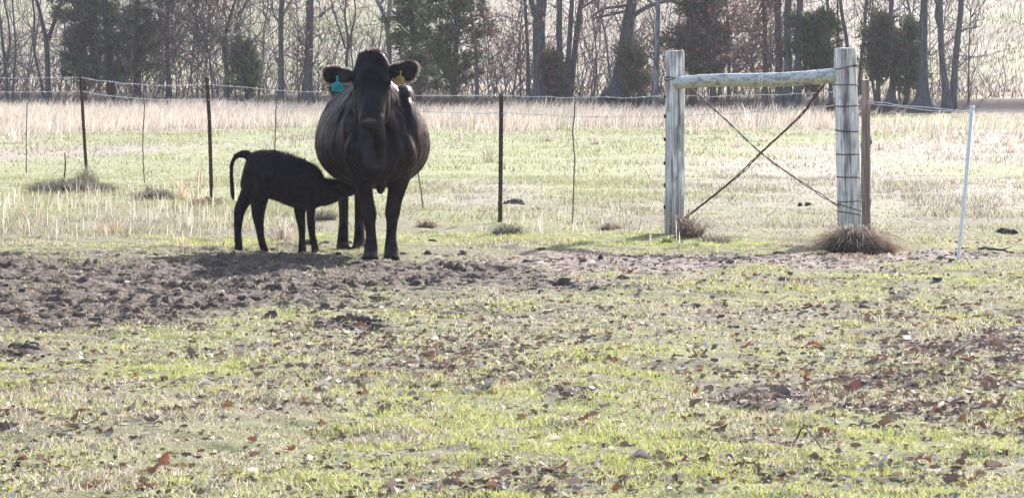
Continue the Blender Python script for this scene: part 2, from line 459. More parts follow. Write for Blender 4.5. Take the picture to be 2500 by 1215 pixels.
def mid_col(x, y, n):
    g = fbm(x * .35, y * .12, 58) * .62 + .38 * fbm(x * .16, y * .05, 57)
    g2 = fbm(x * 1.4, y * .9, 83)
    pg = np.clip(sstep(.36, .60, g) * .55 + (g2 - .5) * .7 + .20, .06, .9)
    isg = rng.random(n) < pg
    return np.where(isg[:, None], pick(MGREEN, n) * .84, pick(DEAD[:5], n) * .58)
def far_dens(x, y): return (y < bank_line(x) - 1.0) * 1.0
mb = MB()
V, T, Q, C = blades(560000, 13.2, 20.5, 1.2, near_dens, near_h, .0052, near_col, False, lean=1.5); mb.add(V, T, Q, C)
V, T, Q, C = blades(500000, 20.5, 33.5, 1.2, near_dens, near_h, .0066, near_col, False, lean=1.4); mb.add(V, T, Q, C)
def fence_dens(x, y):
    mud, bare, pat = masks(x, y); return (.4 + .6 * sstep(.35, .6, fbm(x * 1.5, y * 1.5, 85))) * (1 - .9 * mud) * (1 - .8 * bare)
V, T, Q, C = blades(120000, 33.5, 48, 1.6, fence_dens, mid_h, .010, mid_col, False, lean=1.0); mb.add(V, T, Q, C)
V, T, Q, C = blades(110000, 48, 96, 2.5, far_dens, mid_h, .016, mid_col, False, lean=1.0); mb.add(V, T, Q, C)
link('short_grass', mb.mesh('short_grass'), M['grass'], kind='stuff', label='short patchy winter grass covering the pasture', cat='grass')

# dry hillside grass beyond the trees
def hill_col(x, y, n):
    hg = sstep(.46, .66, fbm(x * .03, y * .09, 61) * .7 + .3 * fbm(x * .16, y * .05, 57))
    isg = rng.random(n) < hg * .8
    return np.where(isg[:, None], pick(MGREEN, n) * .72, pick(DEAD[:6], n) * np.array([.66, .61, .56]))
mb = MB()
V, T, Q, C = blades(92000, 93, 190, 6, lambda x, y: (y > bank_line(x) + 4 - 3.6 * sstep(7.2, 9.0, x)) * 1.0, lambda x, y, n: .10 + .16 * rng.random(n) ** 2, .035, hill_col, False); mb.add(V, T, Q, C)
link('hillside_grass', mb.mesh('hillside_grass'), M['straw'], kind='stuff', label='dry grass on the bright hillside behind the trees', cat='grass')

# tall pale straw standing before the tree line
STRAW = np.array([[.60, .50, .42], [.68, .59, .51], [.50, .40, .33], [.70, .63, .56], [.42, .33, .27]])
def straw_dens(x, y):
    px, py = to_px(x, y, height(x, y, False))
    wob = (fbm(x * .3, y * .3, 91) - .5) * 22
    lo = np.interp(px, [-300, 0, 300, 700, 1050, 1250, 1620, 1760, 2000, 2120, 2400, 2800], [338, 334, 326, 314, 314, 322, 314, 322, 310, 345, 365, 372])
    hi = np.interp(px, [-300, 700, 1100, 1600, 2000, 2100, 2800], [273, 269, 272, 277, 283, 302, 306])
    amt = np.interp(px, [-300, 0, 760, 1050, 1150, 1620, 1700, 2030, 2100, 2800], [1, 1, 1, .8, .85, .75, .5, .30, .10, .10])
    edge = sstep(lo + 10, lo - 16, py + wob) * sstep(hi - 4, hi + 8, py)
    clump = sstep(.30, .62, fbm(x * .9, y * .9, 93))
    return edge * amt * (.30 + .70 * clump)
def straw_h(x, y, n): return (.10 + .30 * fbm(x * .6, y * .6, 95)) * (.45 + .9 * rng.random(n))
mb = MB()
V, T, Q, C = blades(170000, 60, 97, 2.5, straw_dens, straw_h, .012, lambda x, y, n: pick(STRAW, n) * .98, True, lean=.85, sway=(.14, 0)); mb.add(V, T, Q, C)
link('tall_straw_grass', mb.mesh('tall_straw_grass'), M['straw'], kind='stuff', label='band of tall pale straw grass before the tree line', cat='grass')

# thin straw scattered in the rough strip by the fence at left
def rough_dens(x, y):
    px, py = to_px(x, y, np.zeros_like(x))
    a = sstep(760, 420, px) * sstep(455, 485, py) * sstep(612, 570, py)
    b = sstep(1150, 1250, px) * sstep(1760, 1600, px) * sstep(520, 545, py) * sstep(600, 575, py) * .4
    return np.maximum(a, b) * sstep(.38, .62, fbm(x * 1.6, y * 1.0, 97))
mb = MB()
V, T, Q, C = blades(14000, 31, 46, 1.5, rough_dens, lambda x, y, n: .07 + .17 * rng.random(n) ** 1.5, .007, lambda x, y, n: pick(STRAW, n), True, lean=.55); mb.add(V, T, Q, C)
link('rough_straw', mb.mesh('rough_straw'), M['straw'], kind='stuff', label='loose thin straw in the rough strip along the fence', cat='grass')

# ------------------------------------------------------------------ bodies: fuse lofts into one continuous skin
def fuse(name, mb, voxel, it, fac=.5):
    me = mb.mesh(name + '_src'); o = bpy.data.objects.new(name + '_src', me); COL.objects.link(o)
    r = o.modifiers.new('r', 'REMESH'); r.mode = 'VOXEL'; r.voxel_size = voxel; r.adaptivity = 0.0
    s = o.modifiers.new('s', 'SMOOTH'); s.factor = fac; s.iterations = it
    dg = bpy.context.evaluated_depsgraph_get(); dg.update()
    out = bpy.data.meshes.new_from_object(o.evaluated_get(dg)); out.name = name
    bpy.data.objects.remove(o); bpy.data.meshes.remove(me)
    return out
def mesh_arrays(me):
    V = np.empty(len(me.vertices) * 3, np.float32); me.vertices.foreach_get('co', V); V = V.reshape(-1, 3).astype(float)
    Nn = np.empty(len(me.vertices) * 3, np.float32); me.vertices.foreach_get('normal', Nn); Nn = Nn.reshape(-1, 3).astype(float)
    return V, Nn
def set_co(me, V): me.vertices.foreach_set('co', V.astype(np.float32).ravel()); me.update()
def coat_hair(me, n, lenf, colf, flow, wid=.0022, out=.55, only=None):
    """short hairs rooted on the skin; lenf(P,N) lengths, flow(P,N) lay direction"""
    V, Nn = mesh_arrays(me)
    idx = rng.integers(0, len(V), n) if only is None else only[rng.integers(0, len(only), n)]
    p = V[idx] + rng.normal(0, .004, (n, 3)); nn = Nn[idx]
    L = lenf(p, nn) * (.5 + rng.random(n))
    fl = flow(p, nn); fl = fl - nn * (fl * nn).sum(1)[:, None]
    d = nn * out + fl + rng.normal(0, .22, (n, 3)); d /= np.linalg.norm(d, axis=1)[:, None]
    s = np.cross(d, rng.normal(0, 1, (n, 3))); s /= np.linalg.norm(s, axis=1)[:, None]
    p = p - nn * .003
    VV = np.stack([p - s * wid * .5, p + s * wid * .5, p + d * L[:, None]], 1).reshape(-1, 3)
    k = np.arange(n) * 3
    return make_mesh('hair', VV, [np.stack([k, k + 1, k + 2], -1)], np.repeat(colf(p, n), 3, 0))
def coat_mat(name, low, high, rough, tint, stretch):
    m, nt, out = nodes(name)
    src = N(nt, 'ShaderNodeVertexColor', layer_name='Col').outputs[0]
    c, f = tinted(nt, src, 7.0, .6, 1.4)
    d = N(nt, 'ShaderNodeBsdfDiffuse'); nt.links.new(c, d.inputs[0])
    g = N(nt, 'ShaderNodeBsdfGlossy'); g.inputs['Roughness'].default_value = rough; g.inputs['Color'].default_value = (*tint, 1)
    ge = N(nt, 'ShaderNodeNewGeometry'); mp = N(nt, 'ShaderNodeMapping'); mp.inputs['Scale'].default_value = stretch
    no = N(nt, 'ShaderNodeTexNoise'); no.inputs['Scale'].default_value = 1.0; no.inputs['Detail'].default_value = 4; no.inputs['Distortion'].default_value = .6
    nt.links.new(ge.outputs['Position'], mp.inputs[0]); nt.links.new(mp.outputs[0], no.inputs['Vector'])
    lw = N(nt, 'ShaderNodeLayerWeight'); lw.inputs['Blend'].default_value = .5
    pw = N(nt, 'ShaderNodeMath', operation='POWER'); pw.inputs[1].default_value = 2.2; nt.links.new(lw.outputs['Facing'], pw.inputs[0])
    ma = N(nt, 'ShaderNodeMath', operation='MULTIPLY_ADD'); ma.inputs[1].default_value = high; ma.inputs[2].default_value = low; nt.links.new(pw.outputs[0], ma.inputs[0])
    mr = N(nt, 'ShaderNodeMapRange'); mr.inputs['From Min'].default_value = .38; mr.inputs['From Max'].default_value = .68; mr.inputs['To Min'].default_value = .12; mr.inputs['To Max'].default_value = 1.5
    nt.links.new(no.outputs['Fac'], mr.inputs['Value'])
    mu = N(nt, 'ShaderNodeMath', operation='MULTIPLY'); nt.links.new(ma.outputs[0], mu.inputs[0]); nt.links.new(mr.outputs[0], mu.inputs[1])
    mx = N(nt, 'ShaderNodeMixShader'); nt.links.new(mu.outputs[0], mx.inputs[0])
    nt.links.new(d.outputs[0], mx.inputs[1]); nt.links.new(g.outputs[0], mx.inputs[2])
    bp = N(nt, 'ShaderNodeBump'); bp.inputs['Strength'].default_value = .38; bp.inputs['Distance'].default_value = .012
    nt.links.new(no.outputs['Fac'], bp.inputs['Height']); nt.links.new(bp.outputs[0], d.inputs['Normal']); nt.links.new(bp.outputs[0], g.inputs['Normal'])
    nt.links.new(mx.outputs[0], out.inputs[0])
    return m
M['cow'] = coat_mat('dark_brown_coat', .018, .105, .36, (.96, .88, .91), (7, 26, 5))
M['calf'] = coat_mat('black_calf_coat', .010, .07, .40, (.88, .86, 1.0), (22, 22, 22))
M['hair'] = leafy('coat_hair', trans=.6, rough=.4, gloss=.02)
M['eye'] = solid('dark_eye', (.01, .007, .006), .12, 10, .9, 1.1, 0, 0, .6)
M['lid'] = solid('eyelid_skin', (.17, .10, .09), .5, 40, .8, 1.2, .2, .003, .4)
M['nose'] = solid('moist_nose_skin', (.030, .024, .026), .11, 60, .7, 1.3, .4, .003, .6)
M['udder'] = solid('udder_skin', (.26, .15, .11), .6, 20, .8, 1.2, .2, .004, .3)
M['hoof'] = solid('dark_hoof_horn', (.035, .03, .03), .55, 30, .7, 1.3, .3, .003, .4)

def skin(mb, rows, n=18, up=(0, 0, 1), pear=0.0, exp=1.0, sub=3):
    """rows: x, y, z, half-width, half-height -> smooth elliptical loft"""
    r = smooth_path(rows, (len(rows) - 1) * sub + 1)
    tube(mb, r[:, :3], np.maximum(r[:, 3], .004), n, up, None, np.maximum(r[:, 4], .004), True, 0, pear, exp)

# ---- the cow: faces the camera; local x right, y away from the camera, origin between the front hooves
COW = P(930, 632, 30.0); COW[2] = hz(COW[0], COW[1])
def cx(px, y): return float(P(px, 300, 30.0 + y)[0] - COW[0])
def cz(py, y): return float(P(930, py, 30.0 + y)[2] - COW[2])
mb = MB()
def ring(y, xc, top, bot, hw): return (xc, y, (top + bot) / 2, hw, (top - bot) / 2)
skin(mb, [ring(-.30, -.01, .98, .66, .05), ring(-.25, -.01, 1.05, .57, .14), ring(-.12, 0, 1.15, .53, .225), ring(.06, 0, 1.24, .52, .275), ring(.28, -.02, 1.29, .53, .325),
          ring(.55, -.06, 1.275, .51, .380), ring(.85, -.08, 1.27, .48, .412), ring(1.12, -.12, 1.285, .50, .402), ring(1.36, -.165, 1.305, .60, .345), ring(1.56, -.185, 1.28, .74, .285),
          ring(1.70, -.195, 1.21, .84, .20), ring(1.78, -.20, 1.12, .92, .08)], 28, pear=.20)
# hips and tail
for s in (-1, 1): ellipsoid(mb, (-.165 + s * .20, 1.40, 1.22), (.07, .10, .07))
skin(mb, [(-.195, 1.74, 1.20, .035, .035), (-.20, 1.84, 1.10, .028, .028), (-.20, 1.87, .85, .022, .022), (-.20, 1.86, .55, .02, .02), (-.20, 1.85, .38, .035, .035), (-.20, 1.85, .28, .01, .01)], 8)
# shoulders, chest
for s in (-1, 1):
    ellipsoid(mb, (s * .185, .02, .90), (.105, .17, .27)); ellipsoid(mb, (s * .165, -.10, .80), (.085, .12, .15))
    ellipsoid(mb, (s * .15, .16, 1.14), (.10, .16, .12))
skin(mb, [(-.02, -.30, .98, .055, .10), (0, -.29, .80, .055, .09), (.003, -.23, .64, .05, .08), (.003, -.17, .54, .038, .07), (.003, -.14, .50, .022, .04), (.003, -.13, .483, .008, .012)], 14, up=(0, 1, 0))
# neck
skin(mb, [(-.01, .30, 1.05, .20, .23), (-.02, .05, 1.08, .185, .235), (-.045, -.15, 1.14, .155, .215), (-.058, -.30, 1.20, .130, .185), (-.062, -.40, 1.25, .115, .15)], 22)
# head: poll down to the muzzle, nearly upright, nose forward
HX = cx(908, -.5)
hd = [(1.500, -.385, .035, .030), (1.478, -.392, .085, .055), (1.435, -.405, .112, .080), (1.375, -.425, .130, .100), (1.31, -.445, .136, .112), (1.25, -.465, .136, .118), (1.19, -.49, .122, .118),
      (1.13, -.52, .104, .110), (1.07, -.548, .097, .096), (1.02, -.572, .094, .085), (.985, -.588, .090, .074), (.962, -.595, .072, .056), (.950, -.597, .038, .03)]
skin(mb, [(HX, y, z, w, d) for z, y, w, d in hd], 24, up=(0, -1, 0), exp=.88, sub=2)
# brow ridges, cheeks, jaw, nostril wings, lower lip
for s in (-1, 1):
    ellipsoid(mb, (HX + s * .112, -.50, 1.275), (.030, .05, .032)); ellipsoid(mb, (HX + s * .095, -.42, 1.11), (.035, .08, .13))
    ellipsoid(mb, (HX + s * .052, -.625, 1.035), (.034, .035, .034)); ellipsoid(mb, (HX + s * .05, -.46, 1.00), (.035, .08, .05))
ellipsoid(mb, (HX - .01, -.60, .965), (.052, .05, .028))
ellipsoid(mb, (HX - .012, -.625, 1.015), (.060, .035, .036))
# ears
def ear(rows, y0, dy):
    rr = [(cx(px, -.42), y0 + dy * k / (len(rows) - 1), cz(py, -.42), .017 if 0 < k < len(rows) - 1 else .010, h) for k, (px, py, h) in enumerate(rows)]
    r = smooth_path(rr, 16); tube(mb, r[:, :3], np.maximum(r[:, 3], .006), 14, (0, 0, 1), None, np.maximum(r[:, 4], .008))
ear([(880, 186, .038), (862, 187, .042), (846, 186, .050), (828, 185, .066), (810, 184, .069), (797, 184, .056), (789, 185, .022)], -.40, -.03)
ear([(935, 176, .040), (952, 175, .046), (966, 175, .056), (984, 176, .074), (1001, 174, .078), (1013, 173, .060), (1020, 174, .024)], -.40, -.03)
# front legs
def leg(rows, n=14, up=(0, -1, 0)): skin(mb, rows, n, up)
leg([(-.185, .04, .88, .10, .15), (-.150, .02, .66, .088, .125), (-.125, .0, .53, .068, .09), (-.105, .0, .44, .056, .07), (-.082, -.01, .33, .055, .060), (-.080, .0, .27, .043, .046), (-.071, .01, .17, .040, .042), (-.072, .0, .10, .050, .052), (-.073, -.02, .055, .053, .058), (-.074, -.04, .0, .066, .085)])
leg([(.175, .04, .88, .10, .15), (.145, .02, .66, .088, .125), (.120, .0, .53, .070, .09), (.100, .0, .44, .058, .07), (.083, -.01, .33, .055, .060), (.080, .0, .27, .042, .046), (.073, .01, .17, .039, .042), (.074, .0, .10, .049, .052), (.075, -.02, .055, .053, .058), (.076, -.04, .0, .064, .085)])
# hind legs
def hx(px): return cx(px, 1.35)
leg([(-.30, 1.46, 1.02, .11, .20), (hx(838), 1.40, .80, .095, .19), (hx(837), 1.42, .62, .064, .12), (hx(835), 1.52, .49, .045, .07), (hx(836), 1.50, .38, .041, .05), (hx(837), 1.46, .22, .037, .042), (hx(836), 1.43, .10, .043, .05), (hx(836), 1.40, .05, .048, .055), (hx(836), 1.38, .0, .053, .07)])
leg([(-.06, 1.46, 1.02, .11, .20), (hx(884), 1.40, .80, .095, .19), (hx(880), 1.42, .62, .064, .12), (hx(876), 1.52, .49, .046, .07), (hx(876), 1.50, .38, .042, .05), (hx(876), 1.46, .22, .038, .042), (hx(876), 1.43, .10, .043, .05), (hx(876), 1.40, .05, .048, .055), (hx(876), 1.38, .0, .052, .07)])
cow_me = fuse('cow_body', mb, .0105, 7)
V, Nn = mesh_arrays(cow_me)
x, y, z = V.T
side = sstep(.05, .22, y) * sstep(.52, .62, z)
# ribs and skin folds sweep back over shoulder and barrel
folds = np.sin((y * .9 + (z - .9) * .55 + .05 * np.sin(z * 9)) * 2 * math.pi / .155 + 3 * fbm(y * 2, z * 2, 401)) * .0035 * sstep(.30, .75, fbm(y * 3 + 9, z * 3, 403)) * side * sstep(.45, .8, np.abs(Nn[:, 0]))
fold_front = np.sin((np.abs(x) * 1.2 + (z - .9) * .35) * 2 * math.pi / .10) * .006 * sstep(.15, -.02, y) * sstep(-.34, -.2, y) * sstep(.55, .7, z) * sstep(1.25, 1.1, z)
neckf = np.sin((y * 1.0 - (z - 1.1) * .6) * 2 * math.pi / .11 + 2.5 * fbm(y * 4, z * 4, 405)) * .004 * sstep(.20, .05, y) * sstep(-.36, -.26, y) * sstep(.3, .7, np.abs(Nn[:, 0])) * sstep(.85, .95, z)
nostril = np.zeros_like(x)
for s in (-1, 1): nostril += np.exp(-(((x - HX + .008 - s * .040) / .013) ** 2 + ((z - 1.026) / .012) ** 2)) * (y < -.6) * .022
socket = np.zeros_like(x)
for s in (-1, 1): socket += np.exp(-(((y + .50) / .04) ** 2 + ((z - 1.245) / .024) ** 2)) * (s * (x - HX) > .07) * .012
mouth = np.exp(-((z - .983 - .25 * (x - HX) ** 2 * 8) / .006) ** 2) * (y < -.58) * .010
earcup = np.exp(-((z - 1.34) / .045) ** 2) * ((np.abs(x - HX) > .17) & (np.abs(x - HX) < .31) & (Nn[:, 1] < -.4) & (y < -.3)) * .012
scap = -.020 * np.exp(-((y - .20 - .25 * (z - .9)) / .055) ** 2) * sstep(.55, .7, z) * sstep(1.25, 1.1, z) * sstep(.3, .7, np.abs(Nn[:, 0]))
point = .018 * np.exp(-((np.abs(x) - .20) ** 2 + (z - .80) ** 2) / .06 ** 2) * (y < 0)
V = V + Nn * (folds + scap + point + fold_front + neckf - nostril - socket - mouth - earcup)[:, None]
set_co(cow_me, V)
base = np.array([.0068, .0054, .0066])
c = np.tile(base, (len(V), 1))
br = sstep(.2, .6, y) * sstep(.45, .9, z)
c = c * (1 - br[:, None] * .6) + np.array([.0105, .0080, .0086]) * br[:, None] * .6
mz = np.exp(-(((z - 1.01) / .035) ** 2)) * (y < -.62)
c = c * (1 - mz[:, None] * .8) + np.array([.034, .026, .026]) * mz[:, None] * .8
hf = sstep(.075, .045, z); c = c * (1 - hf[:, None]) + np.array([.03, .026, .026]) * hf[:, None]
at = cow_me.color_attributes.new('Col', 'FLOAT_COLOR', 'POINT'); at.data.foreach_set('color', np.concatenate([c, np.ones((len(c), 1))], 1).astype(np.float32).ravel())
cow_me.polygons.foreach_set('use_smooth', np.ones(len(cow_me.polygons), bool))
cow = link('cow', None, loc=COW, label='black cow facing the camera with a teal and a yellow ear tag', cat='cow')
body = link('body', cow_me, M['cow'], cow)
def cow_len(p, nn):
    L = np.full(len(p), .012)
    L = np.where((np.abs(p[:, 0] - HX) > .15) & (p[:, 1] < -.3) & (p[:, 2] > 1.2), .010, L)
    L = np.where((p[:, 2] > 1.43) & (p[:, 1] < -.25), .016, L)
    L = np.where((p[:, 2] < 1.1) & (p[:, 1] < -.6), .002, L)
    L = np.where(p[:, 2] < .06, .004, L)
    return L
def cow_hcol(p, n):
    b = np.where(rng.random((n, 1)) < .18, np.array([.055, .042, .040]), np.array([.0095, .0080, .0090])) * (.6 + .8 * rng.random((n, 1)))  # lighter share of hairs colours in a rim-lit outline
    e = ((np.abs(p[:, 0] - HX) > .15) & (p[:, 1] < -.3) & (p[:, 2] > 1.2))[:, None]
    return b
hw_ = None
def ear_pts(me):
    V, Nn = mesh_arrays(me)
    return np.where((np.abs(V[:, 0] - HX) > .14) & (V[:, 1] < -.3) & (V[:, 2] > 1.2) & (np.abs(Nn[:, 1]) < .45) | ((V[:, 2] > 1.462) & (V[:, 1] < -.25) & (Nn[:, 1] > -.05) & (rng.random(len(V)) < .6)))[0]
hair_me = coat_hair(cow_me, 24000, cow_len, cow_hcol, lambda p, nn: np.stack([0 * p[:, 0], .25 + 0 * p[:, 0], -.85 + 0 * p[:, 0]], -1))
link('hair', hair_me, M['hair'], body, kind='stuff')
fr_me = coat_hair(cow_me, 12000, lambda p, nn: np.where(p[:, 2] > 1.42, .013, .016), lambda p, n: np.where((p[:, 2] > 1.42)[:, None], np.array([.16, .12, .10]), np.array([.48, .40, .36])) * (.6 + .6 * rng.random((n, 1))), lambda p, nn: np.stack([.5 * np.sign(p[:, 0] - HX), 0 * p[:, 0], .15 + 0 * p[:, 0]], -1), wid=.0032, out=.9, only=ear_pts(cow_me))  # pale hair colour stands in for rim light along ears and poll
link('rim_glow_fringe', fr_me, M['hair'], body, kind='stuff')
for s in (-1, 1):
    e = MB(); ellipsoid(e, (HX + s * .122, -.518, 1.245), (.016, .022, .017), 12, 8); ev = link('eye', e.mesh('eye', True), M['eye'], body)
    l = MB(); tube(l, [(HX + s * .131, -.522 + .024 * math.cos(a), 1.242 + .018 * math.sin(a)) for a in np.linspace(math.pi * .95, math.pi * 2.05, 9)], .0065, 6); link('eyelid', l.mesh('eyelid', True), M['lid'], body)
nm = MB(); ellipsoid(nm, (HX - .012, -.640, 1.010), (.052, .030, .030), 20, 12); link('nose', nm.mesh('nose', True), M['nose'], body)
# udder with teats between the hind legs
um = MB(); ellipsoid(um, (hx(860), 1.22, .60), (.10, .16, .10)); ud = link('udder', um.mesh('udder', True), M['udder'], cow)
for px, yy in ((858, 1.16), (866, 1.16), (858, 1.28), (866, 1.28)):
    t = MB(); skin(t, [(cx(px, 1.2), yy, .53, .014, .014), (cx(px, 1.2), yy, .49, .013, .013), (cx(px, 1.2), yy, .455, .009, .009)], 8, (0, -1, 0)); link('teat', t.mesh('teat', True), M['udder'], ud)
# ear tags: thick plastic plates with a neck
def plastic(name, color, trans):
    m, nt, out = nodes(name)
    b = N(nt, 'ShaderNodeBsdfPrincipled'); cc, f = tinted(nt, color, 90, .88, 1.1)
    nt.links.new(cc, b.inputs['Base Color']); b.inputs['Roughness'].default_value = .4
    t = N(nt, 'ShaderNodeBsdfTranslucent'); t.inputs[0].default_value = (*color, 1)
    mx = N(nt, 'ShaderNodeMixShader'); mx.inputs[0].default_value = trans
    nt.links.new(b.outputs[0], mx.inputs[1]); nt.links.new(t.outputs[0], mx.inputs[2]); nt.links.new(mx.outputs[0], out.inputs[0])
    return m
M['teal'] = plastic('teal_plastic', (.03, .56, .56), .55)
M['teal_ink'] = plastic('teal_print', (.02, .36, .46), .55)
M['yellow'] = plastic('yellow_plastic', (.66, .54, .17), .55)
def plate(outline, th):
    o = np.asarray(outline, float); n = len(o)
    V = np.concatenate([np.stack([o[:, 0], np.full(n, -th / 2), o[:, 1]], -1), np.stack([o[:, 0], np.full(n, th / 2), o[:, 1]], -1), [[o[:, 0].mean(), -th / 2, np.median(o[:, 1])], [o[:, 0].mean(), th / 2, np.median(o[:, 1])]]])
    j = np.arange(n); k = (j + 1) % n
    t = np.concatenate([np.stack([np.full(n, 2 * n), j, k], -1), np.stack([np.full(n, 2 * n + 1), n + k, n + j], -1)])
    q = np.stack([j, n + j, n + k, k], -1)
    m_ = MB(); m_.add(V, t, q); return m_
TAG = [(-.006, .055), (.006, .055), (.007, .014), (.024, .006), (.040, -.002), (.041, -.012), (.041, -.052), (.037, -.056), (-.037, -.056), (-.041, -.052), (-.041, -.012), (-.040, -.002), (-.024, .006), (-.007, .014)]
tm = plate(TAG, .004).mesh('ear_tag')
tg = link('ear_tag', tm, M['teal'], cow, (cx(824, -.46), -.475, cz(204, -.46)), label='teal plastic ear tag')
tg.rotation_euler = (.08, 0, .05)
for (u, v, w, h) in ((-.020, -.022, .010, .003), (-.022, -.034, .004, .014), (.012, -.020, .018, .003), (.022, -.030, .004, .016), (.008, -.038, .016, .003), (-.004, -.030, .003, .014)):
    link('faded_print', plate([(u - w / 2, v - h / 2), (u + w / 2, v - h / 2), (u + w / 2, v + h / 2), (u - w / 2, v + h / 2)], .0052).mesh('faded_print'), M['teal_ink'], tg)
st = MB(); ellipsoid(st, (0, -.004, .045), (.009, .006, .009), 10, 6); link('stud', st.mesh('stud', True), M['teal'], tg)
ty = link('ear_tag', plate(TAG, .004).mesh('ear_tag_yellow'), M['yellow'], cow, (cx(977, -.46), -.44, cz(189, -.46)), label='yellow plastic ear tag lit from behind')
ty.rotation_euler = (-.1, .10, -.35); ty.scale = (.88, 1, .88)
st = MB(); ellipsoid(st, (0, -.004, .045), (.009, .006, .009), 10, 6); link('stud', st.mesh('stud', True), M['yellow'], ty)

# ---- the calf: stands side on, head under the cow's flank
CY = 30.9
CALF = P(670, 617, CY); CALF[2] = hz(CALF[0], CALF[1])
def k3(px, py, dy=0.0):
    p = P(px, py, CY + dy); return np.array([p[0] - CALF[0], p[1] - CALF[1], p[2]])      # z over the zero level
kz = -CALF[2]
def kr(px, ytop, ybot, hw, dy=0.0):
    a, b = k3(px, ytop, dy), k3(px, ybot, dy)
    return (a[0], a[1], (a[2] + b[2]) / 2 + kz, hw, (a[2] - b[2]) / 2)
mb = MB()
skin(mb, [kr(592, 397, 450, .035), kr(597, 386, 463, .065), kr(607, 379, 472, .09), kr(618, 373, 476, .107), kr(645, 367, 482, .118), kr(672, 369, 487, .124), kr(700, 378, 497, .128), kr(728, 390, 508, .120), kr(752, 404, 516, .100), kr(772, 424, 516, .075), kr(784, 440, 506, .05)], 22)
# neck and head reaching under the flank
nk = [(742, 452, .105, .165), (765, 462, .085, .140), (786, 470, .072, .105), (803, 468, .072, .096), (820, 464, .068, .086), (836, 463, .058, .070), (850, 463, .048, .052), (862, 463, .040, .040), (868, 462, .022, .020)]
skin(mb, [(*(k3(a, b, .02 * max(0, i - 2)) + [0, 0, kz]), r, h) for i, (a, b, r, h) in enumerate(nk)], 18)
for s in (-1, 1): ellipsoid(mb, k3(815, 452, .04 + s * .055) + [0, 0, kz], (.022, .018, .018))
# ears: the near one shows behind the poll
def cear(s):
    pts = [(808, 452, .012, .022), (802, 444, .012, .030), (796, 440, .011, .030), (791, 438, .008, .014)]
    r = smooth_path([(*(k3(a, b, .03 + s * (.05 + .02 * i)) + [0, 0, kz]), w, h) for i, (a, b, w, h) in enumerate(pts)], 10)
    tube(mb, r[:, :3], np.maximum(r[:, 3], .007), 10, (0, 1, 0), None, np.maximum(r[:, 4], .008))
cear(-1); cear(1)
# shoulder and haunch masses
for s in (-1, 1):
    ellipsoid(mb, k3(748, 462, s * .075) + [0, 0, kz], (.085, .05, .15)); ellipsoid(mb, k3(622, 440, s * .075) + [0, 0, kz], (.085, .055, .16))
def cleg(rows, dy):
    skin(mb, [(*(k3((a + b) / 2, y, dy) + [0, 0, kz]), h, (b - a) / 2 / 330.0) for y, a, b, h in rows], 12, (1, 0, 0.01))
NEAR, FAR = -.085, .10
cleg([(425, 600, 642, .065), (455, 591, 634, .06), (478, 584, 622, .055), (498, 576, 608, .042), (512, 571, 601, .036), (535, 570.5, 594, .029), (565, 571, 590.5, .026), (590, 572, 592, .029), (604, 573, 593, .029), (616, 573.5, 594, .032)], FAR)
cleg([(430, 610, 664, .065), (462, 608, 661, .062), (488, 609, 655, .055), (506, 612, 650, .045), (522, 614, 647, .038), (545, 620, 645, .030), (575, 627, 646, .026), (598, 632, 651, .029), (610, 636, 655, .029), (622, 639, 659, .032)], NEAR)
cleg([(440, 722, 772, .055), (478, 720, 764, .05), (505, 717, 750, .04), (528, 720, 746, .030), (550, 726, 747, .029), (575, 729, 746, .024), (598, 728, 747, .027), (616, 727, 749, .031)], FAR)
cleg([(440, 726, 776, .055), (480, 738, 776, .05), (505, 746, 772, .04), (528, 748, 769, .030), (550, 750, 770, .029), (575, 754, 771, .024), (600, 759, 777, .027), (619, 762, 782, .031)], NEAR)
# tail arched out behind and hanging
tl = smooth_path([(*(k3(a, b, .0) + [0, 0, kz]), r) for a, b, r in ((612, 384, .034), (600, 378, .030), (586, 378, .022), (573, 385, .018), (566, 402, .016), (565, 428, .016), (566, 450, .017), (567, 466, .018), (569, 480, .015), (570, 490, .006))], 26)
tube(mb, tl[:, :3], tl[:, 3], 9)
calf_me = fuse('calf_body', mb, .0085, 7)
V, Nn = mesh_arrays(calf_me); x, y, z = V.T
rough_ = .005 * (fbm(x * 22, z * 22 + y * 9, 101, 2) - .5) * sstep(.25, .4, z)
crest = .012 * (fbm(x * 30, y * 12, 103, 2)) * (Nn[:, 2] > .6) * sstep(.6, .66, z)
V = V + Nn * (rough_ + crest)[:, None]; set_co(calf_me, V)
c = np.tile(np.array([.0075, .0066, .0078]), (len(V), 1))
at = calf_me.color_attributes.new('Col', 'FLOAT_COLOR', 'POINT'); at.data.foreach_set('color', np.concatenate([c, np.ones((len(c), 1))], 1).astype(np.float32).ravel())
calf_me.polygons.foreach_set('use_smooth', np.ones(len(calf_me.polygons), bool))
calf = link('calf', None, loc=CALF, label='small black calf nursing under the flank of the cow', cat='calf')
cb = link('body', calf_me, M['calf'], calf)
ch = coat_hair(calf_me, 16000, lambda p, nn: np.where(nn[:, 2] > .5, .026, .012), lambda p, n: np.where(rng.random((n, 1)) < .35, np.array([.07, .05, .045]), np.array([.010, .008, .009])) * (.6 + .8 * rng.random((n, 1))), lambda p, nn: np.stack([-.3 + 0 * p[:, 0], 0 * p[:, 0], -.8 + 0 * p[:, 0]], -1), wid=.002)  # lighter hairs mixed in to put a backlit rim into the coat colour
link('hair', ch, M['hair'], cb, kind='stuff')
e = MB(); ellipsoid(e, k3(826, 455, -.035) + [0, 0, kz], (.012, .008, .011), 10, 8); link('eye', e.mesh('eye', True), M['eye'], cb)

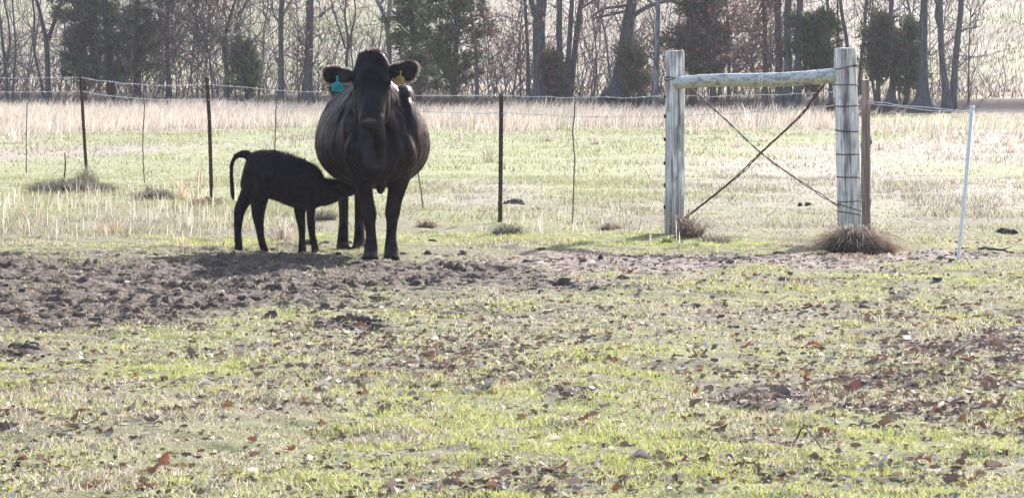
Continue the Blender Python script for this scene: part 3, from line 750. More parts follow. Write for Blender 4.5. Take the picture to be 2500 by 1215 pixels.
# ------------------------------------------------------------------ fence
def t_post(label, base, top, bend=None):
    b = hit(*base); Y = b[1]
    t = P(top[0], top[1], Y)
    pts = [b - (t - b) * .12, b] + ([P(bend[0], bend[1], Y)] if bend else []) + [t]
    mb = MB(); sec = np.array([(-.018, 0), (.018, 0), (.018, .005), (.003, .006), (.003, .034), (-.003, .034), (-.003, .006), (-.018, .005)])
    n = len(sec); V = np.concatenate([np.stack([p[0] + sec[:, 0], p[1] + sec[:, 1], np.full(n, p[2])], -1) for p in pts])
    m = len(pts); i, j = np.meshgrid(np.arange(m - 1), np.arange(n), indexing='ij')
    q = np.stack([i * n + j, i * n + (j + 1) % n, (i + 1) * n + (j + 1) % n, (i + 1) * n + j], -1).reshape(-1, 4)
    k = (m - 1) * n
    mb.add(V, [(k, k + 1, k + 2), (k, k + 2, k + 7), (k + 3, k + 4, k + 5), (k + 3, k + 5, k + 6)], q)
    L = np.linalg.norm(t - b)
    for h in np.arange(.06, L - .03, .055):          # studs along the face
        c = b + (t - b) * (h / L)
        e = np.array([(-.006, -.007, -.009), (.006, -.007, -.009), (.006, -.007, .009), (-.006, -.007, .009), (-.008, .001, -.012), (.008, .001, -.012), (.008, .001, .012), (-.008, .001, .012)]) + c
        mb.add(e, None, [(0, 1, 2, 3), (0, 4, 5, 1), (1, 5, 6, 2), (2, 6, 7, 3), (3, 7, 4, 0)])
    o = link('steel_post', mb.mesh('steel_post', origin=b), M['rust'], loc=b, label=label, cat='fence post', group='steel posts of the wire fence')
    return b, t
p1b, p1t = t_post('leaning rusty steel fence post in front of the large cedar', (212, 434), (197, 184), (204, 310))
p2b, p2t = t_post('rusty steel fence post rising just behind the rump of the calf', (517, 489), (505, 190), (511, 290))
p3b, p3t = t_post('rusty steel fence post between the cow and the wooden brace posts', (1221, 545), (1224, 229))

def wood_post(name, label, base, top, w_top, w_base, cracks, mat, moss=.5, lump=.03, seed=0, knots=()):
    b = hit(*base); Y = b[1]; t = P(top[0], top[1], Y); s = FPX / Y
    n, m = 132, 70
    th = np.arange(n) * 2 * math.pi / n
    hs = np.linspace(-.25, 1, m)
    V = []; C = []
    for h in hs:
        c = b + (t - b) * h
        R = (w_base + (w_top - w_base) * max(h, 0)) / 2 / s
        r = R * (1 + 2.2 * lump * (fbm(np.cos(th) * 1.3 + 5, np.sin(th) * 1.3 + h * 6.0 + seed * 7, 201 + seed, 3) - .5) + .05 * (vnoise(th * 9 + 40, np.full(n, h * 1.6 + seed), 205) - .5))
        for a0, dep, w, lo, hi in cracks:
            if lo <= h <= hi:
                aa = a0 + .06 * math.sin(h * 9 + a0); dd = np.angle(np.exp(1j * (th - aa)))
                r = r - dep * np.exp(-(dd / w) ** 2)
        for a0, h0, dep in knots:
            dd = np.angle(np.exp(1j * (th - a0))); r = r + dep * np.exp(-(dd / .35) ** 2 - ((h - h0) / .02) ** 2)
        if h > .99: r = r * .955
        V.append(np.stack([c[0] + np.cos(th) * r, c[1] + np.sin(th) * r, np.full(n, c[2])], -1))
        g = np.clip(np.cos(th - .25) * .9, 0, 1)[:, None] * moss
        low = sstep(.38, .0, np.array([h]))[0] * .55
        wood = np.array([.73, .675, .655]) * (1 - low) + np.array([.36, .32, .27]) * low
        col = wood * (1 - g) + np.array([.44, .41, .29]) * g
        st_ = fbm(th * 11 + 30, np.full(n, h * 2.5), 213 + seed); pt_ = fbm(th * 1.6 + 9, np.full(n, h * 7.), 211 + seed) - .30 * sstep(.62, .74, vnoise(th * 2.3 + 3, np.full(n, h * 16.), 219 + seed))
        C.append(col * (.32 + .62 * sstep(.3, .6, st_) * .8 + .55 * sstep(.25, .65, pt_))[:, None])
    V = np.concatenate(V); C = np.concatenate(C)
    i, j = np.meshgrid(np.arange(m - 1), np.arange(n), indexing='ij')
    q = np.stack([i * n + j, i * n + (j + 1) % n, (i + 1) * n + (j + 1) % n, (i + 1) * n + j], -1).reshape(-1, 4)
    mbp = MB(); mbp.add(V, None, q, C)
    o = link(name, None, loc=b, label=label, cat='fence post')
    link('post', mbp.mesh('post', True, origin=b), mat, o)
    cap = MB(); k = (m - 1) * n; j = np.arange(n)
    cap.add(np.concatenate([V[k:k + n], [t + [0, 0, .004]]]), np.stack([np.full(n, n), j, (j + 1) % n], -1))
    link('sawn_top', cap.mesh('sawn_top', origin=b), M['cut'], o)
    return o, b, t
M['wood_attr'] = solid('weathered_post_wood_grain', (.3, .3, .3), .85, 14.0, .55, 1.3, .9, .012, .2, stretch=(6, 6, .35), attr=True)
fr = -math.pi / 2                                     # the side that faces the camera
bp1, b1b, b1t = wood_post('brace_post', 'slimmer weathered grey wooden post at the end of the cross rail nearer the cow', (1647, 572), (1648, 124), 46, 49,
                          [(fr + .45, .038, .09, .70, 1.1), (fr - .1, .020, .07, .5, 1.1), (fr - .35, .010, .05, .0, .6), (fr + .2, .009, .05, .1, .9), (fr - .75, .010, .06, .3, 1.1)], M['wood_attr'], .25, .06, 1, [(fr - .9, .42, .006), (fr + .7, .62, .007), (fr - .3, .25, .005)])
bp2, b2b, b2t = wood_post('brace_post', 'thick weathered wooden corner post wrapped with wire, at the higher end of the rail', (2076, 594), (2063, 118), 55, 59,
                          [(fr - .42, .036, .08, .25, 1.1), (fr - .12, .030, .07, .55, 1.1), (fr + .15, .020, .06, .2, .95), (fr + .5, .010, .05, .3, 1.1), (fr - .7, .011, .05, 0, .8), (fr + .0, .012, .05, -.2, .5)], M['wood_attr'], .25, .045, 2, [(fr + .6, .35, .006), (fr - .8, .7, .005)])
bp3, b3b, b3t = wood_post('stake_post', 'thin reddish cedar stake standing tight beside the thick corner post', (2114, 590), (2113, 195), 19, 25, [(fr + .2, .008, .12, 0, 1), (fr - .5, .006, .1, .1, .8)], M['redwood'], .0, .10, 3,
                          [(0.0, .62, .016), (3.1, .60, .01), (.2, .25, .012), (3.0, .33, .009), (0, .8, .008)])
def torus_wrap(parent, center, R, tilt, r, origin, skew=0.0):
    a = np.linspace(0, 2 * math.pi, 25)
    pts = np.stack([center[0] + np.cos(a) * R, center[1] + np.sin(a) * R, center[2] + np.cos(a) * tilt + np.sin(a) * skew], -1)
    m_ = MB(); tube(m_, pts, r, 6, (0, 0, 1), cap=False)
    link('wire_wrap', m_.mesh('wire_wrap', origin=origin), M['rustwire'], parent)
def on(b, t, py, Y): return b + (t - b) * ((P(0, py, Y)[2] - b[2]) / (t[2] - b[2]))
s2 = FPX / b2b[1]
for py, tl in ((163, .018), (207, -.002), (257, .003), (318, 0), (376, -.002), (432, .003), (490, .004), (505, -.03), (520, -.02)):
    c = on(b2b, b2t, py, b2b[1]); f = (c[2] - b2b[2]) / (b2t[2] - b2b[2])
    torus_wrap(bp2, c, (59 - 4 * f) / 2 / s2 * 1.03, tl + rng.normal(0, .004), .0036 + .0015 * rng.random(), b2b, rng.normal(0, .004))
s1 = FPX / b1b[1]
torus_wrap(bp1, on(b1b, b1t, 197, b1b[1]), 24.5 / s1, -.02, .005, b1b, -.02)
torus_wrap(bp1, on(b1b, b1t, 192, b1b[1]), 24.5 / s1, .02, .004, b1b, .0)
for py in (236, 284, 340, 398, 452, 505):             # staples on the fence side
    c = on(b1b, b1t, py, b1b[1]); m_ = MB()
    pth = [c + [-24.2 / s1 + .004, -.02, 0], c + [-24.2 / s1 - .007, -.026, .012], c + [-24.2 / s1 - .008, -.03, 0], c + [-24.2 / s1 - .005, -.026, -.012], c + [-24.2 / s1 + .004, -.02, -.002]]
    tube(m_, pth, .006, 6); link('staple', m_.mesh('staple', origin=b1b), M['rustwire'], bp1)
# cross rail
ra, rb = P(1650, 203, b1b[1] - .075), P(2046, 186, b2b[1] - .03)
mb = MB(); ts = np.linspace(0, 1, 24)
ts = np.linspace(0, 1, 90); pth = ra[None] + (rb - ra)[None] * ts[:, None] + np.stack([0 * ts, 0 * ts, .008 * np.sin(ts * 7)], -1)
rr = np.interp(ts, [0, .015, .04, .5, .97, 1], [.036, .044, .049, .053, .057, .054])
n0 = mb.n; tube(mb, pth, rr * (1 + .04 * np.interp(ts, np.linspace(0, 1, 24), rng.random(24))), 24, (0, 0, 1), wob=.03)
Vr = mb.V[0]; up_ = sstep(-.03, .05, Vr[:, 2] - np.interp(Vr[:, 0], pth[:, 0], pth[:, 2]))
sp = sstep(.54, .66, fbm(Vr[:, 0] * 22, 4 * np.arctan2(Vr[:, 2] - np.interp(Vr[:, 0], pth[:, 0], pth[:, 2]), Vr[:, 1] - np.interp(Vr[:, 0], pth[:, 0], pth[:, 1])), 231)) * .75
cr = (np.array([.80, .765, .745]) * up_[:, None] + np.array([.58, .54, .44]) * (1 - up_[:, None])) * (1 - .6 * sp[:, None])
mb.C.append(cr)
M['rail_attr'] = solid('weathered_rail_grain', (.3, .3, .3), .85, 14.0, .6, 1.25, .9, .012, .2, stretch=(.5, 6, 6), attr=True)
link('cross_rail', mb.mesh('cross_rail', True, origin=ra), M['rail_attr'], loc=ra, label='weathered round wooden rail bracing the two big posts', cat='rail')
# twisted brace wires forming the X
def twisted(name, label, pts, Ya, Yb, strands, off, r=.0042, pitch=.11, gaps=()):
    xs = np.array([p[0] for p in pts]); t = (xs - xs[0]) / (xs[-1] - xs[0])
    W = np.array([P(p[0], p[1], Ya + (Yb - Ya) * tt) for p, tt in zip(pts, t)])
    pa = smooth_path(W, 90); L = np.concatenate([[0], np.cumsum(np.linalg.norm(np.diff(pa, axis=0), axis=1))])
    T, U, Wv = frames(pa, (0, 1, 0))
    o = link(name, None, loc=W[0], label=label, cat='wire', group='crossed brace wires')
    for k in range(strands):
        a = L / pitch * 2 * math.pi + k * 2 * math.pi / strands
        R = np.full(len(L), off)
        for g0, g1, ex in gaps: R = R + ex * np.exp(-(((L / L[-1]) - (g0 + g1) / 2) / ((g1 - g0) / 2)) ** 2)
        q_ = pa + U * (np.cos(a) * R)[:, None] + Wv * (np.sin(a) * R)[:, None]
        m_ = MB(); tube(m_, q_, r, 5); link('strand', m_.mesh('strand', True, origin=W[0]), M['rustwire'], o)
twisted('brace_wire', 'twisted rusty wire from the slimmer post foot up to the corner post top', [(2092, 160), (2060, 163), (2036, 176), (1990, 236), (1953, 284), (1861, 370), (1800, 430), (1691, 518), (1672, 531)], b2b[1] - .10, b1b[1] - .09, 3, .0055, gaps=((.60, .70, .005), (.3, .36, .003)), pitch=.42)
twisted('brace_wire', 'twisted rusty wire from the slimmer post top down to the corner post foot', [(1672, 205), (1694, 222), (1770, 291), (1861, 376), (1950, 440), (2048, 504)], b1b[1] - .09, b2b[1] - .085, 2, .005, gaps=((.80, .97, .004),), pitch=.42)
# fence wires
def lift(b, t, f): return b + (t - b) * f
lw = [np.array([P(-420, 176 + 31 * k, p1b[1] + 5.0) for k in range(6)])]
lv1 = [on(p1b, p1t, y_, p1b[1]) for y_ in (189, 223, 268, 312, 358, 402)]
lv2 = [on(p2b, p2t, y_, p2b[1]) for y_ in (206, 243, 292, 344, 396, 448)]
lv3 = [on(p3b, p3t, y_, p3b[1]) for y_ in (233, 276, 328, 382, 436, 492)]
lb1 = [on(b1b, b1t, y_, b1b[1]) + [0, .085, 0] for y_ in (236, 284, 340, 398, 452, 505)]
lb2 = [on(b2b, b2t, y_, b2b[1]) + [0, .10, 0] for y_ in (222, 257, 318, 376, 432, 490)]
names = ['topmost', 'second highest', 'third', 'fourth', 'fifth', 'lowest']
for k in range(6):
    knots_ = [lw[0][k], lv1[k], lv2[k], lv3[k], lb1[k], lb2[k]]
    pts = []
    for a, b in zip(knots_[:-1], knots_[1:]):
        m = 14; t = np.linspace(0, 1, m, endpoint=False); L = np.linalg.norm(b - a)
        sag = -.006 * L * 4 * t * (1 - t)
        w = a[None] + (b - a)[None] * t[:, None]; w[:, 2] += sag + (rng.random(m) - .5) * .012 * (t > 0)
        pts.append(w)
    pts = np.concatenate(pts + [knots_[-1][None]])
    mb = MB(); tube(mb, pts, .0028 if k < 2 else .0009, 5, cap=False)
    if k < 2:
        seg = np.linalg.norm(np.diff(pts, axis=0), axis=1); L = np.concatenate([[0], np.cumsum(seg)])
        for l in np.arange(.1, L[-1], .16):
            c = np.array([np.interp(l, L, pts[:, d]) for d in range(3)])
            for q_ in range(2):
                d = rng.normal(0, 1, 3); d = unit(d) * .014; tube(mb, [c - d, c + d], [.002, .002], 3, cap=False)
    link('fence_wire', mb.mesh('fence_wire', origin=pts[0]), M['wire'], loc=pts[0], label='%s strand of the wire fence behind the cow and calf' % names[k], cat='wire', group='strands of the wire fence')
# slack wires running from the stake to the rod and out of the picture
rod_b = hit(2339, 634); rod_t = P(2374, 259, rod_b[1] + .10)
for lab, pa in (('slack wire strung from the cedar stake past the white rod', [(2113, 246, b3b[1]), (2215, 258, 31.8), (2330, 269, 30.8), (2420, 271, 30.4), (2700, 262, 30)]),
                ('lower slack wire hanging between the cedar stake and the white rod', [(2113, 252, b3b[1]), (2200, 262, 31.8), (2320, 273, 30.8), (2372, 268, 30.2)])):
    w = smooth_path([P(*p) for p in pa], 30); w[1:, 2] += (rng.random(29) - .5) * .008
    mb = MB(); tube(mb, w, .0030, 5, cap=False)
    link('slack_wire', mb.mesh('slack_wire', origin=w[0]), M['wire'], loc=w[0], label=lab, cat='wire')
mb = MB(); tube(mb, [rod_b - (rod_t - rod_b) * .1, rod_b, (rod_b + rod_t) / 2 + [.004, 0, 0], rod_t], [.011, .012, .013, .0145], 12)
ro = link('fibreglass_rod', None, loc=rod_b, label='slender white fibreglass rod leaning near the edge of the pasture', cat='rod')
link('shaft', mb.mesh('shaft', True, origin=rod_b), M['fibre'], ro)
mb = MB(); tube(mb, [rod_t - [0, 0, .03], rod_t + [0, 0, .004]], [.016, .016], 12); link('end_cap', mb.mesh('end_cap', True, origin=rod_b), M['fibre'], ro)
# thin twisted stays hanging in the wires
stays = [('thin wire stay hanging in the fence beyond the leaning steel post, at the very edge', [(66, 250), (64, 330), (64, 432)], 49.0),
         ('thin wire stay midway between the two steel posts left of the calf', [(349, 196), (352, 270), (348, 350), (352, 446)], 44.5),
         ('thin wire stay showing above the back of the calf', [(674, 236), (673, 290), (671, 366), (672, 480)], 39.5),
         ('thin wavy wire stay between the steel post and the slimmer wooden post', [(1404, 236), (1400, 300), (1398, 330), (1402, 390), (1400, 440), (1397, 545)], None),
         ('thin wire stay slanting out from behind the belly of the cow', [(1012, 380), (1022, 430), (1033, 508)], 36.6)]
for lab, pa, Yd in stays:
    if Yd is None: Yd = (p3b[1] + b1b[1]) / 2
    w = smooth_path([P(a, b, Yd) for a, b in pa], 24); w[:, 0] += (rng.random(24) - .5) * .006
    mb = MB(); tube(mb, w, .0045, 5); tube(mb, w + [.005, .004, 0], .0025, 4)
    link('wire_stay', mb.mesh('wire_stay', True, origin=w[-1]), M['stay'], loc=w[-1], label=lab, cat='wire stay', group='stays of the wire fence')
for lab, pa in (('short rusty stake stub poking from the weeds left of the leaning steel post', [(158, 372), (160, 400), (157, 436)]),):
    b = hit(*pa[-1]); w = [P(a, bb, b[1]) for a, bb in pa]; mb = MB(); tube(mb, w, [.006, .008, .009], 6)
    link('stake_stub', mb.mesh('stake_stub', True, origin=b), M['rust'], loc=b, label=lab, cat='stake')

# ------------------------------------------------------------------ clumps, mounds
WEED = np.array([[.22, .16, .12], [.30, .22, .16], [.16, .11, .09], [.38, .29, .22]])
GREY = np.array([[.26, .23, .19], [.20, .18, .14], [.32, .28, .22], [.20, .21, .12]])
def clump(name, label, px, py, wpx, hpx, n, pal, droop=.5, bw=.005, group=None, mat='straw', dep=.6, up=1.0, core=0.0):
    c = hit(px, py); s = FPX / c[1]
    W, H = wpx / s / 2, hpx / s
    mb = MB()
    a = rng.random(n) * 2 * math.pi; rr = np.sqrt(rng.random(n))
    bx, by = np.cos(a) * rr * W * .75, np.sin(a) * rr * W * dep
    h = H * (1 - .55 * rr ** 2) * (.25 + .8 * rng.random(n)) * up
    out = (droop * (.3 + rng.random(n))) * (.35 + rr)
    a2 = a + rng.normal(0, .9, n)
    dx, dy = np.cos(a2) * out * H + rng.normal(0, .25, n) * H, np.sin(a2) * out * H * .8 + rng.normal(0, .25, n) * H
    bz = height(c[0] + bx, c[1] + by) - c[2] - .01
    if core:
        bz = bz + core * H * np.clip(1 - rr ** 2, 0, 1); ellipsoid(mb, (0, 0, -.02), (W * .72, W * dep * .95, core * H + .02), 20, 10); mb.C.append(np.tile(np.array([.16, .125, .10]), (len(mb.V[-1]), 1)))
    th = rng.random(n) * math.pi; w = bw * (.5 + rng.random(n)) * .5
    sv = np.stack([np.cos(th) * w, np.sin(th) * w, 0 * w], -1)
    b = np.stack([bx, by, bz], -1)
    m1 = b + np.stack([dx * .3, dy * .3, h * .75], -1); m2 = b + np.stack([dx * .75, dy * .75, h], -1); tp = b + np.stack([dx * 1.25, dy * 1.25, h * (1 - droop * .5)], -1)
    V = np.stack([b - sv, b + sv, m1 - sv, m1 + sv, m2 - sv * .7, m2 + sv * .7, tp], 1).reshape(-1, 3)
    k = np.arange(n) * 7
    mb.add(V, np.stack([k + 4, k + 5, k + 6], -1), np.concatenate([np.stack([k, k + 1, k + 3, k + 2], -1), np.stack([k + 2, k + 3, k + 5, k + 4], -1)]), np.repeat(pick(pal, n), 7, 0))
    return link(name, mb.mesh(name), M[mat], loc=c, label=label, cat='grass clump' if 'grass' in name else 'weeds', group=group)
clump('grass_clump', 'thick mound of matted brown dead grass round the foot of the corner post', 2088, 620, 140, 60, 4200, np.concatenate([WEED * 1.3, DEAD[:1], WEED * .75]), 1.05, .0050, dep=.5, core=.42, up=.9)
clump('grass_clump', 'thin fringe of dead grass spreading round the mound at the corner post', 2090, 632, 200, 18, 700, np.concatenate([WEED * 1.4, DEAD[:2]]), 1.0, .005)
clump('grass_clump', 'rusty orange dead grass spilling right from the foot of the cedar stake', 2150, 620, 70, 40, 420, WEED * np.array([1.7, 1.25, 1.0]), .9, .006)
clump('grass_clump', 'brown upright grass between the corner post and its mound', 2068, 608, 80, 66, 420, WEED * 1.4, .5, .005)
clump('weed_clump', 'dark brown bramble weeds at the foot of the slimmer wooden post', 1684, 578, 74, 74, 300, WEED * .85, .65, .0055)
clump('grass_clump', 'low grey grass trailing away from the foot of the slimmer post', 1740, 588, 120, 26, 500, GREY, .6, .006)
clump('grass_clump', 'fresh green tuft in front of the slimmer post', 1632, 592, 46, 26, 260, GREEN, .35, .007, mat='grass')
clump('grass_clump', 'fresh green tuft between the steel post and the slimmer post', 1530, 592, 34, 20, 160, GREEN, .35, .007, mat='grass')
clump('weed_clump', 'sparse thin upright stems left of the slimmer post', 1538, 572, 100, 80, 26, WEED, .3, .004)
clump('grass_clump', 'rounded brown grass hummock between the steel post and the green tufts', 1490, 562, 66, 22, 380, WEED * 1.2, .8, .006)
clump('grass_clump', 'grey dead grass hummock in front of the steel post beside the cow', 1240, 578, 90, 34, 520, GREY, .7, .006)
clump('grass_clump', 'brown grass hummock just right of the front legs of the cow', 1042, 552, 52, 24, 320, WEED * 1.3, .7, .006)
clump('weed_clump', 'low dark weeds spreading under the leaning steel post', 175, 470, 260, 36, 2400, GREY * .85, .8, .007)
clump('weed_clump', 'tuft of grey weeds climbing the foot of the leaning steel post', 212, 452, 60, 62, 240, GREY * 1.2, .3, .006)
clump('weed_clump', 'dark weed patch midway between the two steel posts', 378, 486, 130, 30, 800, GREY, .6, .008)
clump('weed_clump', 'small dark pointed weed near the thin stay left of the calf', 366, 478, 24, 36, 120, WEED * .8, .3, .006)
clump('weed_clump', 'dark weeds round the foot of the steel post behind the calf', 505, 500, 120, 26, 700, WEED, .6, .008)
clump('straw_clump', 'tall slender straw tuft with orange stems left of the steel post behind the calf', 443, 486, 20, 108, 18, STRAW * np.array([1.05, .88, .72]), .12, .007)
clump('straw_clump', 'tall pale straw tuft touching the steel post behind the calf', 482, 486, 34, 112, 30, STRAW * np.array([1.05, .95, .82]), .12, .007)
clump('straw_clump', 'lone thin straw stalk showing above the tail of the calf', 582, 430, 14, 100, 18, STRAW, .08, .007)
clump('straw_clump', 'ragged straw tuft standing in the rough left of the calf', 450, 606, 56, 46, 40, STRAW * np.array([1.0, .9, .75]), .3, .006)
clump('straw_clump', 'orange straw tuft in the rough grass below the leaning post', 275, 566, 120, 44, 90, STRAW * np.array([.95, .78, .62]), .35, .006)
clump('straw_clump', 'curly dry straw under the belly of the calf', 690, 590, 80, 66, 150, STRAW, .45, .006)
clump('weed_clump', 'grey weeds seen between the calf and the hind legs of the cow', 795, 540, 60, 32, 300, GREY, .6, .007)
clump('weed_clump', 'thin bare twiggy weed standing in the far pasture right of the cow', 1195, 398, 46, 56, 22, WEED, .3, .010)
clump('grass_clump', 'dark green tuft right of the cedar stake', 2150, 575, 60, 16, 260, GREEN * .6, .5, .007, mat='grass')
clump('weed_clump', 'brown weeds at the foot of the corner post on its shaded side', 1945, 606, 130, 18, 420, WEED, .7, .006)
TUFT = ['pale straw tuft under the middle of the rail, nearer the slimmer post', 'tall pale straw tuft under the middle of the rail', 'pale straw tuft behind the upper brace wire by the slimmer post', 'small straw tuft low above the crossing of the brace wires',
        'straw tuft against the dark bank right of the cedar stake', 'wide straw tuft before the dark bank by the double trunk', 'straw tuft in the pasture right of the cedar stake, below the bank', 'straw tuft in the pasture left of the white rod', 'straw tuft in the pasture just right of the white rod',
        'tall drooping straw tuft near the right edge', 'straw tuft in the pasture touching the cedar stake', 'straw tuft below the straw band right of the wavy stay', 'straw tuft below the straw band left of the steel post', 'straw tuft below the straw band right of the steel post', 'straw tuft at the left edge below the straw band', 'wide low straw tuft right of the crossing brace wires']
for i, (px, py, w, h) in enumerate([(1750, 318, 40, 66), (1822, 312, 36, 70), (1700, 328, 44, 60), (1800, 360, 30, 40), (2195, 300, 30, 36), (2300, 306, 60, 40), (2210, 362, 40, 40), (2290, 366, 50, 44), (2420, 352, 60, 46), (2470, 372, 30, 60), (2150, 366, 30, 40), (1455, 352, 30, 40), (1120, 340, 30, 36), (1340, 345, 26, 36), (30, 350, 60, 50), (1860, 345, 60, 36)]):
    clump('straw_clump', TUFT[i], px, py, w, h, 34, STRAW * 1.25, .25, .012, group='straw tufts of the far pasture')

def mound(name, label, px, py, wpx, hpx, mat, lumps=16, seed=0):
    c = hit(px, py); s = FPX / c[1]; W, H = wpx / s / 2, hpx / s
    r_ = np.random.default_rng(seed); mb = MB()
    for k in range(lumps):
        a, rr = r_.random() * 6.28, math.sqrt(r_.random())
        q_ = (.28 + .3 * r_.random()) * (1.05 - .6 * rr)
        n0 = len(mb.V)
        ellipsoid(mb, (math.cos(a) * rr * W * .8, math.sin(a) * rr * W * .6, H * (1 - rr ** 1.6) * .55), (W * q_ * .9, W * q_ * .8, H * (.35 + .3 * r_.random())), 9, 6)
        v = mb.V[n0]; cc = v.mean(0); mb.V[n0] = cc + (v - cc) * (1 + .5 * (r_.random((len(v), 1)) - .5))
    return link(name, mb.mesh(name), mat, loc=c - [0, 0, .01], label=label, cat='mound')
mound('dirt_mound', 'dark crumbly dirt mound right of the steel post beside the cow', 1256, 503, 62, 17, M['dung'], 18, 1)
mound('dirt_mound', 'flat dark dirt patch trailing right from the larger mound', 1318, 510, 60, 8, M['dung'], 12, 2)
mound('dirt_mound', 'pair of round dark lumps seen through the crossed brace wires', 1966, 502, 46, 15, M['dung'], 8, 3)
mound('dung_pile', 'flat dark dung pile in the green grass right of the white rod', 2456, 568, 66, 13, M['dung'], 16, 4)
mound('dirt_mound', 'dark clod heap on the bare track right of the cow', 1464, 634, 30, 14, M['dung'], 7, 5)
mound('dirt_mound', 'dark hollow mound at the far edge of the foreground turf, at the picture edge', 60, 858, 100, 22, M['clod'], 16, 6)
mound('dirt_mound', 'small clod heap in the turf below the churned mud', 668, 778, 60, 22, M['clod'], 9, 7)

# clods thrown up over the churned mud
ic = MB(); ellipsoid(ic, (0, 0, 0), (1, 1, 1), 5, 4); iv = ic.V[0]; it, iq = ic.T[0], ic.Q[0]
n_try = 42000
yy = 22.5 + rng.random(n_try) * 10; xx = (rng.random(n_try) * 2 - 1) * (yy * 1250 / FPX + .6)
mud, bare, pat = masks(xx, yy)
kp = rng.random(n_try) < np.maximum(mud * .035, np.maximum(bare * .01, pat * .2)) * sstep(.35, .6, fbm(xx * 2.5, yy * 2.5, 301)) + .004
xx, yy = xx[kp], yy[kp]; zz = height(xx, yy); mb = MB()
for x0, y0, z0 in zip(xx, yy, zz):
    s = .006 + .022 * rng.random() ** 2.4
    v = iv * (s * (1 + 1.0 * (rng.random((len(iv), 1)) - .5))) * np.array([1.2 + rng.random() * .8, 1, .6 + .3 * rng.random()])
    mb.add(v + [x0, y0, z0 + s * .2], it, iq)
link('mud_clods', mb.mesh('mud_clods'), M['clod'], kind='stuff', label='clods of churned mud', cat='mud')

# ------------------------------------------------------------------ fallen leaves
def leaf_mesh(seed, lobed, curl, bend, fold):
    r_ = np.random.default_rng(seed)
    m = 9; t = np.linspace(0, 1, m)
    if lobed: w = np.array([.03, .13, .10, .27, .15, .33, .17, .22, .02]) * (1 + .2 * (r_.random(m) - .5))
    else: w = .24 * np.sin(math.pi * np.clip(t * .96 + .02, 0, 1)) ** .8 * (1 + .12 * (r_.random(m) - .5))
    z0 = bend * (t - .5) ** 2 * 2 + .04 * (r_.random(m) - .5)
    tw = curl * (t - .3)
    wl, wr = w * (1 + .5 * (r_.random(m) - .5)), w * (1 + .5 * (r_.random(m) - .5)); w = wl; sx_ = .05 * (r_.random(m) - .5)
    L = np.stack([t - .5 + sx_, w * np.cos(fold + tw), z0 + w * np.sin(fold + tw)], -1); w = wr
    R = np.stack([t - .5, -w * np.cos(fold * .7 - tw), z0 + w * np.sin(fold * .7 - tw)], -1)
    Cc = np.stack([t - .5, 0 * t, z0], -1)
    V = np.concatenate([L, Cc, R, [[.5, -.008, z0[-1]], [.5, .008, z0[-1]], [.68, 0, z0[-1] + .06]]])
    i = np.arange(m - 1)
    q_ = np.concatenate([np.stack([i, m + i, m + i + 1, i + 1], -1), np.stack([m + i, 2 * m + i, 2 * m + i + 1, m + i + 1], -1)])
    return V - [0, 0, V[:, 2].min()], q_, np.array([[3 * m, 3 * m + 1, 3 * m + 2]])
LSH = [leaf_mesh(k, k % 3 != 2, (k % 4 - 1.5) * .9, (.30, .6, -.25, .15)[k % 4], (.2, .7, 1.05, .45, -.3)[k % 5]) for k in range(10)]
LCOL = {'tan': (.50, .40, .30), 'pale': (.66, .58, .50), 'brown': (.20, .115, .075), 'dark': (.12, .085, .072), 'russet': (.27, .105, .065), 'grey': (.30, .26, .24)}
LM = {k: leafy('leaf_' + k, v, .22, .5, .04) for k, v in LCOL.items()}
